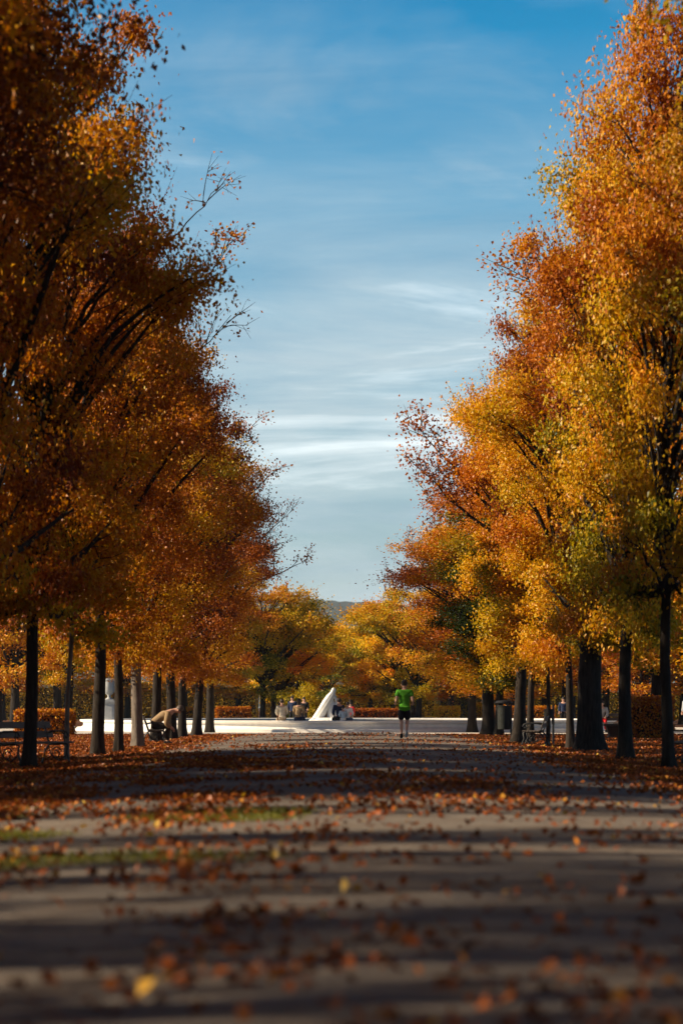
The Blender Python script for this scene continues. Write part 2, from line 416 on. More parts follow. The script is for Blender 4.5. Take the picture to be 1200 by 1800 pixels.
def crown_mesh(name, seed, zb, H, PX, PY, nlobe, nleaf, lsize=(0.085, 0.13), lobe=(0.75, 1.25), twigs=45, fill=0.32, jit=0.17, sig=0.30):
    """crown of leafy lobes on boughs: lobe > clumps > leaves, with gaps between the lobes"""
    rng = np.random.default_rng(seed)
    # lobe centres, spread apart inside the clipped outline
    cand = []
    wmax = max(interp(PX, np.linspace(0, 1, 50)) + interp(PY, np.linspace(0, 1, 50)))
    while len(cand) < nlobe * 14:
        t = rng.uniform(0.02, 0.97)
        if rng.uniform(0, wmax) > interp(PX, t) + interp(PY, t): continue
        th = rng.uniform(0, 2 * np.pi); c, s = math.cos(th), math.sin(th)
        se = (abs(c) ** 3.2 + abs(s) ** 3.2) ** (-1 / 3.2)
        r = rng.uniform(0, 1) ** fill * (1 + rng.normal(0, jit))
        inset = 0.80
        cand.append((c * se * r * interp(PX, t) * inset, s * se * r * interp(PY, t) * inset, zb + 0.35 + t * (H - zb - 0.7), t, r))
    cand = np.array(cand); chosen = [0]; nb = max(8, int(nlobe / 1.9))
    dmin = np.linalg.norm(cand[:, :3] - cand[0, :3], axis=1)
    for _ in range(nb - 1):
        k = int(np.argmax(dmin * rng.uniform(0.55, 1.0, len(cand)))); chosen.append(k)
        dmin = np.minimum(dmin, np.linalg.norm(cand[:, :3] - cand[k, :3], axis=1))
    # three or four lobes share each bough, so that darker gaps open between the boughs
    bi = np.concatenate([np.arange(nb), rng.integers(0, nb, nlobe - nb)])
    LC = cand[np.array(chosen)[bi]].copy()
    off = rng.normal(size=(nlobe, 3)) * np.array([0.75, 0.80, 0.36]) * np.mean(lobe) / 0.72; off[:nb] = 0
    LC[:, :3] += off
    LC[:, 2] = np.clip(LC[:, 2], zb + 0.3, H - 0.3)
    LR = rng.uniform(*lobe, nlobe) * (0.75 + 0.35 * interp(PX, LC[:, 3]) / 2.2)
    ltone = np.clip(0.55 + 0.30 * np.array([mnoise.noise((a[0] * .3 + seed * 3, a[1] * .3, a[2] * .25)) for a in LC]) + rng.normal(0, 0.09, nb)[bi] + 0.16 * (LC[:, 3] - 0.45), 0, 1)
    # clumps on each lobe
    nc = 11; ci = np.repeat(np.arange(nlobe), nc)
    d = rng.normal(size=(len(ci), 3)); d[:, 2] = d[:, 2] * 0.8 + 0.25; d /= np.linalg.norm(d, axis=1, keepdims=True)
    cen = LC[ci, :3] + d * (LR[ci] * rng.uniform(0.35, 1.0, len(ci)))[:, None] * np.array([1, 1, 0.55])
    sg = rng.uniform(0.75, 1.3, len(ci)) * sig * LR[ci]
    wt = LR[ci] ** 2 * rng.uniform(0.3, 1.7, len(ci)); cnt = rng.poisson(nleaf * wt / wt.sum())
    idx = np.repeat(np.arange(len(ci)), cnt)
    loose = np.where(rng.uniform(0, 1, len(idx)) < 0.24, 1.8, 1.0)[:, None]
    pos = cen[idx] + rng.normal(size=(len(idx), 3)) * sg[idx][:, None] * loose * np.array([1, 1, 0.62])
    pos[:, 2] = np.maximum(pos[:, 2], zb - 0.2 + rng.normal(0, 0.12, len(pos)))
    ctone = ltone[ci] + rng.normal(0, 0.055, len(ci))
    tone = ctone[idx] + rng.normal(0, 0.06, len(idx))
    outw = np.stack([d[idx, 0], d[idx, 1], d[idx, 2] + 0.3], -1)
    # boughs from a central stem to the lobes, twigs on to the clumps
    paths = []
    stem = np.array([[rng.normal(0, .05) * (q > zb + 2), rng.normal(0, .05) * (q > zb + 2), q] for q in np.linspace(zb + 0.9, H * 0.88, 9)])
    paths.append((stem, np.linspace(0.12, 0.03, 9)))
    for i in range(nlobe):
        e = LC[i, :3]; hr = math.hypot(e[0], e[1])
        z0 = max(zb + 0.9, min(e[2] - 0.8 * hr - rng.uniform(0.2, 0.9), H * 0.8))
        a = np.array([np.interp(z0, stem[:, 2], stem[:, 0]), np.interp(z0, stem[:, 2], stem[:, 1]), z0])
        mid = np.array([a[0] * .6 + e[0] * .4 + rng.normal(0, .2), a[1] * .6 + e[1] * .4 + rng.normal(0, .2), a[2] * .4 + e[2] * .6 + rng.normal(0.0, 0.2)])
        q = np.linspace(0, 1, 8)[:, None]
        p = (1 - q) ** 2 * a + 2 * q * (1 - q) * mid + q ** 2 * e
        paths.append((p + rng.normal(0, 0.03, p.shape), np.linspace(0.040 + 0.022 * hr, 0.016, 8)))
        for j in rng.choice(np.where(ci == i)[0], 5, replace=False):
            b = p[rng.integers(4, 8)]; m2 = (b + cen[j]) / 2 + rng.normal(0, 0.08, 3)
            paths.append((np.stack([b, m2, cen[j] + (cen[j] - b) * 0.25]), [0.015, 0.010, 0.004]))
    # shoots standing out of the outline, sparsely leaved
    rr = LC[ci, 4]; tt = LC[ci, 3]
    top = np.where((rr > 0.70) & (tt > 0.35) & (d[:, 2] > 0.1))[0]
    TP, TO, TT = [], [], []
    for i in rng.choice(top, min(twigs, len(top)), replace=False):
        a = cen[i]; dd = np.array([a[0] * 0.22, a[1] * 0.12, 0.55 + 0.5 * tt[i]]) + rng.normal(0, 0.25, 3); dd /= np.linalg.norm(dd)
        ln = rng.uniform(0.8, 1.7)
        q = np.linspace(0, 1, 5)[:, None]; bend = rng.normal(0, 0.12, 3)
        paths.append((a + dd * ln * q + bend * q ** 2, np.linspace(0.010, 0.003, 5)))
        m = rng.integers(12, 40); u = rng.uniform(0.1, 1.0, m)[:, None]
        TP.append(a + dd * ln * u + bend * u ** 2 + rng.normal(0, 0.042, (m, 3))); TO.append(np.tile([[0, 0, 0.2]], (m, 1)))
        TT.append(np.full(m, ctone[i] + 0.12) + rng.normal(0, 0.07, m))
    if TP:
        pos = np.concatenate([pos] + TP); outw = np.concatenate([outw] + TO); tone = np.concatenate([tone] + TT)
    size = rng.uniform(*lsize, len(pos))
    v, f = leaves_np(pos, size, rng, outw)
    return combine(name, v, f, np.repeat(np.clip(tone, 0, 1), 2), paths, M['leaf'], M['bark'])

CROWN = [crown_mesh('crown', 11 + k, 2.1, 13.6, WALL_X, WALL_Y, 84, 74000, (0.066, 0.132), (0.52, 1.0)) for k in range(6)]
FARC = [crown_mesh('crown', 31 + k, 1.5, 8.9, VASE_X, VASE_Y, 84, 42000, (0.09, 0.15), (0.42, 0.75), 22) for k in range(3)]
WOODC = [crown_mesh('crown', 51 + k, 2.4, 12.0, WALL_X, WALL_Y, 60, 20000, (0.13, 0.20), (0.6, 1.05), 20) for k in range(2)]
SPARSEC = [crown_mesh('crown', 61 + k, 2.4, 12.0, WALL_X, WALL_Y, 50, 8500, (0.12, 0.18), (0.5, 1.0), 20) for k in range(2)]
HIGHC = crown_mesh('crown', 71, 7.0, 14.5, HIGH_X, HIGH_X, 64, 80000, (0.075, 0.12), (0.6, 1.1))
YOUNGC = crown_mesh('crown', 81, 2.0, 8.5, YOUNG, YOUNG, 30, 17000, (0.075, 0.12), lobe=(0.45, 0.75))

def trunk_mesh(seed, r0, top, lean=(0, 0), flare=1.45, mat=None, r1=None):
    rng = np.random.default_rng(seed); n = 20; m = 26
    zz = np.concatenate([[-0.12], np.linspace(0, 1, m - 1) ** 1.35 * top])
    q = np.clip(zz / top, 0, 1)
    r1 = r0 * 0.55 if r1 is None else r1
    rad = r0 + (r1 - r0) * q + r0 * (flare - 1) * np.exp(-np.maximum(zz, 0) / 0.28)
    cx = lean[0] * q + 0.05 * np.sin(zz * 0.9 + seed) * np.minimum(zz, 2) * 0.5
    cy = lean[1] * q + 0.04 * np.cos(zz * 0.8 + seed * 2) * np.minimum(zz, 2) * 0.5
    ang = np.arange(n) * 2 * np.pi / n
    V = []
    for j in range(m):
        rootw = 0.16 * math.exp(-max(zz[j], 0) / 0.3)
        for a in ang:
            k = 1 + rootw * math.sin(5 * a + seed) + 0.06 * mnoise.noise((math.cos(a) * 2 + seed, math.sin(a) * 2, zz[j] * 1.2)) \
                + 0.035 * mnoise.noise((math.cos(a) * 7 + seed, math.sin(a) * 7, zz[j] * 2.5))
            V.append((cx[j] + rad[j] * k * math.cos(a), cy[j] + rad[j] * k * math.sin(a), zz[j]))
    i = np.arange((m - 1) * n); r, c = i // n, i % n
    Q = np.stack([r * n + c, r * n + (c + 1) % n, (r + 1) * n + (c + 1) % n, (r + 1) * n + c], -1)
    return mesh_np('trunk', np.array(V), Q, [mat or M['bark']], smooth=True)

def gz(x, y):
    return float(camber(np.array(x), np.array(y))) if y < 98 else 0.0

def tree(name, label, x, y, crown, r0=0.16, sx=1.0, sy=1.0, sz=1.0, flip=False, tone=0.5, val=0.5, lean=(0, 0), group=None, seed=None,
         flare=1.45, bark=None, cz=0.0, tm=None, rz=None):
    seed = seed if seed is not None else int(abs(x * 13 + y * 7)) % 997
    t = empty(name, (x, y, gz(x, y)), label, 'tree', 0, group)
    top = max(v.co.z for v in crown.vertices[:1]) if False else 6.5 * sz
    tk = obj('trunk', tm or trunk_mesh(seed, r0, top, lean, flare, bark), t)
    c = obj('crown', crown, t)
    c.scale = (sx, sy * (-1 if flip else 1), sz); c.location = (lean[0] * 0.9, lean[1] * 0.9, cz)
    c.rotation_euler = (0, 0, (math.pi if (seed % 2) else 0) if rz is None else rz)
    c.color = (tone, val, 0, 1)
    return t

def side_limb(t, start, end, leaves, seed, spread=0.35, tone=0.6, rad=0.045, sub=7, lsize=(0.08, 0.125), sag=0.0, name='limb'):
    """a bough reaching out of the crown, with its own twigs and leaves; coordinates relative to the tree's foot"""
    rng = np.random.default_rng(seed)
    a, e = np.array(start, float), np.array(end, float); L = np.linalg.norm(e - a)
    q = np.linspace(0, 1, 9)[:, None]
    p = a + (e - a) * q + np.array([0, 0, 1]) * (-sag * 4 * q * (1 - q)) + rng.normal(0, 0.03, (9, 3))
    paths = [(p, np.linspace(rad, 0.007, 9))]; P = []
    for k in range(sub):
        u = rng.uniform(0.3, 1.0); b = a + (e - a) * u + np.array([0, 0, -sag * 4 * u * (1 - u)])
        d = (e - a) / L * rng.uniform(0.2, 0.9) + np.array([0, 0, 0.45]) + rng.normal(0, 0.4, 3); d /= np.linalg.norm(d)
        ln = rng.uniform(0.5, 1.2) * (1.2 - 0.4 * u)
        qq = np.linspace(0, 1, 5)[:, None]; bend = rng.normal(0, 0.12, 3)
        pp = b + d * ln * qq + bend * qq ** 2
        paths.append((pp, np.linspace(0.016, 0.0035, 5)))
        for j in range(3):
            uu = rng.uniform(0.3, 0.9); bb = b + d * ln * uu + bend * uu ** 2; d2 = d + rng.normal(0, 0.6, 3); d2 /= np.linalg.norm(d2)
            paths.append((np.stack([bb, bb + d2 * 0.2, bb + d2 * 0.42]), [0.007, 0.005, 0.003]))
            m = int(leaves / (sub * 4)); w_ = rng.uniform(0, 1.05, m)[:, None]
            P.append(bb + d2 * 0.42 * w_ + rng.normal(0, spread * 0.3, (m, 3)))
        m = int(leaves / (sub * 4)); w_ = rng.uniform(0.1, 1.02, m)[:, None]
        P.append(b + d * ln * w_ + bend * w_ ** 2 + rng.normal(0, spread * 0.3, (m, 3)))
    pos = np.concatenate(P)
    v, f = leaves_np(pos, rng.uniform(*lsize, len(pos)), rng)
    tn = np.repeat(np.clip(tone + rng.normal(0, 0.1, len(pos)), 0, 1), 2)
    o = obj(name, combine(name, v, f, tn, paths, M['leaf'], M['bark']), t); o.color = (0.5, 0.5, 0, 1)
    return o
# unseen back rows set for their shadows (x, y, height factor, width along the row) on the sunny side
TA = math.tan(SUN_AZ)
SHADE = []
for gy, wy, thin in [(50.5, .85, 0), (44.2, .85, 0), (37.4, .72, 0), (32.2, .62, 0), (27.0, .7, 0), (21.8, .30, 1), (17.2, .34, 1), (13.1, .46, 1), (10.4, .62, 1), (7.2, .9, 1), (2.4, 1.1, 0), (-3, 1, 0), (-9, 1, 0)]:
    SHADE.append((-14.0, gy + 14 * TA, 1.22 if 25 < gy < 60 else 1.0, wy, thin))
    if not thin: SHADE.append((-20.0, gy + 20 * TA + 1.0, 1.0, 1.0, 0))
# ------------------------------------------------------------------ rows of trees along the alley
GL, GR = 'clipped trees of the left row', 'clipped trees of the right row'
def LX(x, y): return base(x, y)
def front(x, y, wpx, label, group, crown, H=13.6, rx=1.0, ry=1.0, tone=0.5, val=0.5, lean=(0, 0), flip=False, flare=1.45, bark=None, young=False, rz=None):
    X, Y = base(x, y); r = wpx * Y / F / 2
    hh = 8.5 if young else 13.6
    return tree('young_tree' if young else 'row_tree', label, X, Y, crown, r, rx, ry, H / hh, flip, tone, val, lean, group, None, flare, bark, rz=rz)
L = {}
L[1] = front(50, 1350, 24, 'dark leaning trunk that rises behind the near left bench, crown of rusty gold leaves', GL, CROWN[0], 14.2, 0.70, 0.95, 0.60, 0.42, (0.28, 0), flare=1.3)
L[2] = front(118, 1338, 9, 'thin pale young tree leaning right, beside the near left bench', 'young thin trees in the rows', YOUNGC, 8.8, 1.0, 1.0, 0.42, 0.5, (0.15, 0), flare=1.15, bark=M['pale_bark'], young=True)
L[3] = front(172, 1327, 23, 'left row tree with a straight dark trunk just left of the stone urn', GL, CROWN[1], 13.0, 0.66, 0.66, 0.64, 0.43, (0.05, 0), flip=True, flare=1.2)
L[4] = front(208, 1322, 17, 'left row tree with a slim trunk lit along its edge, right of the stone urn', GL, CROWN[2], 12.9, 0.66, 0.58, 0.68, 0.44, (0.03, 0), flare=1.2)
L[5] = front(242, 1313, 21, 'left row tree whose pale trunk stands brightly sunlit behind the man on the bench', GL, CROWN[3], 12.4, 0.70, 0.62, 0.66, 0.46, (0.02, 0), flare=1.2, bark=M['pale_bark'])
L[6] = front(274, 1304, 18, 'left row tree with its trunk rising straight above the bending man', GL, CROWN[4], 12.2, 0.80, 0.56, 0.62, 0.46, (0.0, 0), flip=True)
L[7] = front(301, 1300, 18, 'dark left row tree standing right of the bending man\'s head, first of three', GL, CROWN[5], 12.2, 0.78, 0.5, 0.70, 0.45, (0.05, 0))
L[8] = front(321, 1297, 15, 'left row tree with a slim grey trunk, second right of the bending man', GL, CROWN[2], 12.0, 0.78, 0.46, 0.74, 0.45, (0.05, 0), flip=True)
L[9] = front(346, 1294, 16, 'left row tree with a dark trunk leaning right, next to last before the fountain', GL, CROWN[3], 11.8, 0.78, 0.5, 0.68, 0.46, (0.25, 0), flip=True)
L[10] = front(368, 1288, 15, 'last tree of the left row, with twigs reaching out toward the fountain', GL, CROWN[0], 11.4, 0.80, 0.5, 0.68, 0.47, (0.1, 0), flare=1.3)
# nearer trees whose trunks stand outside the picture
NL = 'high crowned trees at the near end of the left row'
tree('row_tree', 'nearest dark crown hanging into the top left corner of the sky', -5.9, 27.0, HIGHC, 0.2, 0.82, 0.8, 1.0, False, 0.62, 0.26, group=NL)  # low leaf value paints shade on this crown, which stands in sun
tree('row_tree', 'left row tree with rusty gold crown just beyond the dark hanging corner crown', -5.9, 38.0, CROWN[5], 0.18, 0.66, 0.95, 1.04, True, 0.54, 0.46, group=GL)
R_ = {}
R_[1] = front(1174, 1352, 21, 'rightmost dark trunk of the right row, slightly leaning, tall rusty crown', GR, CROWN[1], 14.6, 0.56, 0.95, 0.52, 0.46, (-0.05, 0))
R_[2] = front(1099, 1334, 24, 'straight dark trunk second from the right edge, beside the clipped hedge', GR, CROWN[3], 14.0, 0.62, 0.9, 0.45, 0.46, (-0.02, 0), flip=True)
R_[3] = front(1037, 1320, 46, 'thickest trunk of the right row, broad and flared at its foot', GR, CROWN[0], 13.6, 0.66, 0.85, 0.49, 0.51, (0, 0), flip=True, flare=1.4)
R_[4] = front(1003, 1316, 14, 'slim trunk leaning left against the thickest trunk of the right row', GR, CROWN[4], 12.2, 0.6, 0.7, 0.54, 0.50, (-0.3, 0))
R_[5] = front(962, 1313, 8, 'thinnest dark young tree of the right row, standing beside the right bench', 'young thin trees in the rows', YOUNGC, 8.2, 1.1, 1.1, 0.45, 0.53, (0, 0), flare=1.1, young=True)
R_[6] = front(913, 1309, 22, 'right row tree with a flared trunk behind the right bench, leafy boughs over the path', GR, CROWN[5], 11.6, 0.60, 0.85, 0.48, 0.53, (0, 0), flip=True, flare=1.8)
R_[65] = front(932, 1306, 13, 'slender dark trunk close behind the flared trunk at the right bench', GR, CROWN[3], 11.6, 0.62, 0.7, 0.56, 0.52, (0, 0))
R_[7] = front(858, 1293, 23, 'right row tree with a dark double-width trunk left of the litter bin', GR, CROWN[2], 10.4, 0.82, 0.9, 0.58, 0.53, (0.05, 0), flip=True)
R_[8] = front(876, 1293.5, 15, 'dark trunk touching the litter bin, crown turning dark green', GR, CROWN[4], 10.0, 0.85, 0.8, 0.12, 0.40, (0, 0))
X_, Y_ = 5.4, 106.0
R_[9] = tree('row_tree', 'last tree of the right row, low rusty crown reaching to the sky gap', X_, Y_, CROWN[3], 0.2, 1.15, 0.9, 9.2 / 13.6, True, 0.70, 0.5, group=GR)
tree('row_tree', 'out of focus dark crown entering from the right edge, high up', 6.9, 37.0, CROWN[0], 0.18, 0.70, 0.75, 0.94, False, 0.40, 0.36, group=GR)
# boughs that stand out of the outline
side_limb(L[4], (0.3, 0, 9.6), (2.75, -0.3, 12.6), 380, 5, tone=0.68, sub=9, sag=0.25, rad=0.06)
side_limb(L[4], (0.8, 0, 12.4), (2.6, -0.3, 14.1), 40, 15, tone=0.75, sub=5, sag=0.1, rad=0.03)
side_limb(L[4], (0.6, 0, 8.8), (2.85, 0.2, 10.9), 60, 6, tone=0.7, sub=7, sag=0.1, rad=0.035)
side_limb(L[10], (0.3, 0, 6.2), (4.3, 0, 7.6), 420, 7, tone=0.85, sub=12, sag=0.2, rad=0.07)
side_limb(L[10], (0.5, 0, 6.8), (3.7, 0, 9.8), 110, 8, tone=0.9, sub=12, sag=0.0, rad=0.05)
side_limb(L[9], (0.5, 0, 7.8), (3.0, 0, 10.2), 260, 9, tone=0.8, sub=9, rad=0.05)
side_limb(L[7], (0.5, 0, 9.2), (3.0, 0, 10.9), 300, 10, tone=0.75, sub=8, rad=0.05)
side_limb(R_[6], (-0.4, 0, 6.6), (-3.0, 0, 9.4), 900, 12, tone=0.75, sub=14, sag=0.1, rad=0.07, spread=0.6)
side_limb(R_[6], (-0.4, 0, 6.0), (-3.2, 0, 8.4), 1000, 13, tone=0.78, sub=14, sag=0.15, rad=0.07, spread=0.6)
side_limb(R_[3], (-0.4, 0, 9.5), (-1.7, 0, 12.3), 700, 14, tone=0.7, sub=12, rad=0.07, spread=0.6)
side_limb(R_[5], (0.0, 0, 6.4), (-0.5, 0, 11.0), 800, 16, tone=0.62, sub=12, rad=0.06, spread=0.7)
side_limb(R_[9], (-0.8, 0, 5.8), (-3.2, 0, 8.6), 420, 17, tone=0.85, sub=12, rad=0.06)
side_limb(R_[7], (-0.5, 0, 6.8), (-2.7, 0, 9.9), 500, 18, tone=0.8, sub=10, rad=0.06, spread=0.5)

# far avenue beyond the fountain
GF = 'vase shaped clipped trees of the avenue beyond the fountain'
FT = [trunk_mesh(301 + k, 0.18, 6.2, flare=1.3) for k in range(3)]
far_labels = [
  ('greenish gold vase shaped tree, first of the far avenue on the left', -5.0, 141, 0.34, 0.5),
  ('vase shaped tree behind the jogger, first of the far avenue on the right', 4.05, 140, 0.40, 0.54),
  ('yellow orange tree second in the far avenue, behind the greenish gold one', -4.7, 152, 0.36, 0.68),
  ('golden tree second in the far avenue on the right, behind the jogger\'s tree', 4.4, 151, 0.31, 0.72),
  ('golden tree third in the far avenue on the left, above the seated visitors', -4.6, 163, 0.29, 0.74),
  ('golden tree third in the far avenue on the right, left of the jogger', 4.3, 162, 0.29, 0.74)]
FARS = []
for k, (lb, x, y, tn, vl) in enumerate(far_labels):
    FARS.append(tree('avenue_tree', lb, x, y, FARC[k % 3], 0.17, 1.0, 1.0, [1.0, 0.93, 0.86, 0.86, 0.86, 0.86][k], bool(k % 2), tn, vl, group=GF, tm=FT[k % 3]))
for k, (x, y) in enumerate([(-4.2, 175), (4.0, 174), (-3.6, 187), (3.4, 186)]):
    tree('avenue_tree', 'golden tree deep in the far avenue, beyond the third pair', x, y, FARC[(k + 1) % 3], 0.17, 1.0, 1.0, 0.88, bool(k % 2), 0.29, 0.74, group=GF, tm=FT[k % 3])
for k, (x, y, s) in enumerate([(-1.6, 202, 0.92), (1.9, 208, 0.86), (-4.5, 206, 0.86), (4.8, 204, 0.86), (0.2, 214, 0.92)]):
    tree('avenue_tree', ['bright yellow tree closing the far avenue, tallest below the hill', 'rusty golden tree closing the far avenue on the right of the tallest yellow one'][k] if k < 2
         else 'golden tree massed at the closed end of the far avenue', x, y, WOODC[k % 2], 0.2, 1.0, 1.0, s * 0.76, bool(k % 2), [0.25, 0.33, 0.27, 0.30, 0.27][k], 0.76,
         group='trees closing the far avenue')

# the wood around the round place, behind both rows
WT = [trunk_mesh(401 + k, 0.27, 6.2, flare=1.3) for k in range(3)]
rngw = np.random.default_rng(77)
def wood(x, y, label, group, s=1.0, r=1.0, tn=None, vl=0.5, k=[0]):
    k[0] += 1; i = k[0]
    t = tree('wood_tree', label, x, y, WOODC[i % 2], 0.3, 1.15, 1.0, s, bool(i % 3 == 0), tn if tn is not None else 0.5 + rngw.normal(0, 0.07), vl, group=group, tm=WT[i % 3], seed=i)
    t.rotation_euler.z = rngw.uniform(0, 6.28) if False else 0
    return t
GWL, GWR = 'trees of the wood behind the left row', 'trees of the wood behind the right row'
wood(-18.9, 137, 'broad dark trunk standing in the wood at the far left edge', GWL)
wood(-16.6, 138, 'wood tree with a sunlit strip on its trunk, behind the orange hedge at left', GWL, tn=0.42)
tree('wood_tree', 'dark slim wood tree between the thin pale young tree and the stone urn', -11.6, 100.5, YOUNGC, 0.17, 0.9, 0.9, 0.9, False, 0.5, 0.45, group=GWL)
for x, y in [(-22, 152), (-27, 163), (-9.5, 209), (-14, 207), (-19, 208), (-24, 206), (-29, 203)]:
    wood(x, y, 'tree in the dim wood beyond the round place on the left, trunk half hidden', GWL, rngw.uniform(0.75, 0.95), vl=0.52)
wood(12.2, 96, 'dark wood trunk between the two rightmost trunks of the right row', GWR, 0.95, vl=0.45)
for x, y in [(14.5, 88), (17, 98), (19.5, 108), (23, 118), (24.5, 129), (22, 139), (18, 147), (13.5, 151), (26, 146), (10.5, 156), (17, 160), (9.5, 169), (14, 173), (22, 159), (12, 187), (17, 184), (8.5, 201), (13, 205)]:
    wood(x, y, 'tree in the dim wood beyond the round place on the right, trunk half hidden', GWR, rngw.uniform(0.75, 0.95), vl=0.5)
# back rows on the sunny side, outside the picture; spaced, squeezed and thinned to cast the shadow stripes
GB = 'unseen back row trees on the left, placed to shade the alley'
for x, y, s, wy, thin in SHADE:
    t = wood(x, y, 'unseen back row tree on the left, placed and shaped to shade the alley', GB, s)
    c = [c for c in t.children if c.data in WOODC][0]; c.scale[1] *= wy
    if thin: c.data = SPARSEC[int(y) % 2]
for y in (20.4, 14.6, 8.2, 2.0):
    tree('row_tree', 'high crowned tree of the left row beside or behind the camera', -5.9, y, HIGHC, 0.2, 0.9, 0.6, 1.0, False, 0.5, 0.45, group=NL)
for y in (24, 18, 12, 6, 0, -6):
    tree('row_tree', 'tree of the right row outside the picture', 7.0, y, CROWN[y % 4], 0.18, 0.8, 1.0, 0.95, False, 0.4, 0.45, group='trees of the right row outside the picture')

# ------------------------------------------------------------------ clipped hedges
def hedge(label, x, y, sx_, sy_, h, n, seed, tone, rz=0.0):
    rng = np.random.default_rng(seed)
    t = empty('hedge', (x, y, 0), label, 'hedge', rz, 'low clipped hedges')
    n = int(n * 1.5); ar = np.array([sy_ * h, sy_ * h, sx_ * h, sx_ * h, sx_ * sy_]); face = rng.choice(5, n, p=ar / ar.sum()); u = rng.uniform(-0.5, 0.5, (n, 3)) * np.array([sx_, sy_, h]); u[:, 2] += h / 2
    for a, (ax, sg) in enumerate([(0, 1), (0, -1), (1, 1), (1, -1), (2, 1)]):
        q = face == a; dim = [sx_, sy_, h][ax]
        u[q, ax] = (dim / 2 * sg if ax < 2 else h) - sg * np.abs(rng.normal(0, 0.05, q.sum()))
    v, f = leaves_np(u + rng.normal(0, 0.03, u.shape), rng.uniform(0.07, 0.13, n), rng)
    tn = np.clip(tone + rng.normal(0, 0.1, n), 0, 1)
    o = obj('foliage', mesh_np('foliage', v, f, [M['leaf']], None, np.repeat(tn, 2)), t); o.color = (0.5, 0.5, 0, 1)
    m = MB()
    for _ in range(max(6, int(sx_ * sy_ * 8))):
        a = Vector((rng.uniform(-.45, .45) * sx_, rng.uniform(-.45, .45) * sy_, -0.03))
        m.tube([a, a + Vector((rng.normal(0, .06), rng.normal(0, .06), h * 0.9))], [0.018, 0.006], 5)
    m.box((0, 0, h * 0.44), (sx_ - 0.36, sy_ - 0.36, h * 0.88 - 0.12))
    m.build('stems', M['bark'], t)
    return t
hedge('orange clipped hedge behind the near left bench', -12.1, 96.5, 2.2, 1.4, 0.98, 4200, 1, 0.66)
hedge('low orange hedge left of the greenish vase shaped tree', -9.9, 140, 2.6, 1.0, 1.1, 3000, 2, 0.62)
hedge('low rusty hedge under the far trees left of the seated group', -6.8, 143, 2.0, 1.0, 1.1, 2400, 3, 0.7)
hedge('sunlit golden hedge right of the jogger\'s shorts, beyond the pool', 5.7, 140, 1.4, 1.0, 1.15, 2400, 4, 0.46)
hedge('narrow golden hedge standing right of the wider golden one', 7.6, 141, 0.75, 0.8, 1.35, 1500, 5, 0.48)
hedge('rusty low hedge behind the slim trunks right of the litter bin', 9.6, 133, 3.4, 1.0, 1.15, 3600, 6, 0.66)
hedge('dark brown clipped hedge at the right, beside the straight dark trunk', 10.6, 86, 1.6, 2.2, 1.45, 5200, 7, 0.74)
hedge('low brown hedge between the statue group and the jogger, far behind', 1.9, 168, 4.0, 1.0, 1.0, 3000, 8, 0.8)
for lb, x, y, w_, d_, sd in [('tall dark clipped hedge wall closing the wood on the left', -21, 214, 26, 1.6, 11), ('tall dark clipped hedge wall closing the wood on the right', 21, 216, 26, 1.6, 12),
                        ('long dark hedge closing the end of the far avenue', 0, 221, 16, 1.4, 13)]:
    hedge(lb, x, y, w_, d_, 2.9 + 0.2 * (sd % 3), 34000, sd, 0.34)
# yellow green shrub beyond the pool
def shrub(label, x, y, h, rad, tone, seed, n=2600):
    rng = np.random.default_rng(seed)
    t = empty('shrub', (x, y, 0), label, 'shrub', 0)
    c = rng.normal(size=(40, 3)); c /= np.linalg.norm(c, axis=1, keepdims=True); c *= rng.uniform(0.3, 1, (40, 1)); c = c * [rad, rad, h / 2] + [0, 0, h * 0.55]
    i = rng.integers(0, 40, n); p = c[i] + rng.normal(0, 0.16, (n, 3)); p[:, 2] = np.maximum(p[:, 2], 0.05)
    v, f = leaves_np(p, rng.uniform(0.07, 0.12, n), rng)
    o = obj('foliage', mesh_np('foliage', v, f, [M['leaf']], None, np.repeat(np.clip(tone + rng.normal(0, .07, n), 0, 1), 2)), t); o.color = (0.5, 0.55, 0, 1)
    m = MB()
    for k in range(9): m.tube([(rng.normal(0, .06), rng.normal(0, .06), -0.03), tuple(c[k])], [0.02, 0.006], 5)
    m.build('stems', M['bark'], t)
shrub('yellow green shrub left of the white statue', -2.5, 145, 2.6, 0.9, 0.3, 3, 3800)
shrub('small lime yellow shrub at the foot of the taller one, beside the seated visitors', -3.2, 139, 1.6, 0.6, 0.26, 4)

# ------------------------------------------------------------------ fountain basin
ft = empty('fountain_basin', (PC[0], PC[1], 0), 'wide round fountain basin with a low stepped pale stone rim', 'fountain')
ft.name = 'fountain_basin'
m = MB(); m.lathe([(13.0, -0.1), (13.72, -0.1), (13.72, 0.13), (13.70, 0.15), (13.0, 0.15)], 160, cap=False); m.build('step', M['stone'], ft)
m = MB(); m.lathe([(12.6, -0.1), (13.12, -0.1), (13.10, 0.18), (13.02, 0.22), (13.0, 0.36), (13.08, 0.41), (13.16, 0.43), (13.18, 0.50), (13.15, 0.525), (12.35, 0.525), (12.3, 0.50), (12.32, 0.42), (12.5, 0.38), (12.5, -0.1)], 160, cap=False)
m.build('rim', M['stone'], ft)
wm, nt, out = nodes('pool_water')
b = N(nt, 'ShaderNodeBsdfPrincipled', Roughness=0.06); b.inputs['Base Color'].default_value = (0.02, 0.035, 0.035, 1)
n = N(nt, 'ShaderNodeTexNoise', Scale=3.0, Detail=3.0); g = N(nt, 'ShaderNodeNewGeometry'); nt.links.new(g.outputs['Position'], n.inputs['Vector'])
bp = N(nt, 'ShaderNodeBump', Strength=0.15, Distance=0.05); nt.links.new(n.outputs['Fac'], bp.inputs['Height']); nt.links.new(bp.outputs[0], b.inputs['Normal'])
nt.links.new(b.outputs[0], out.inputs[0])
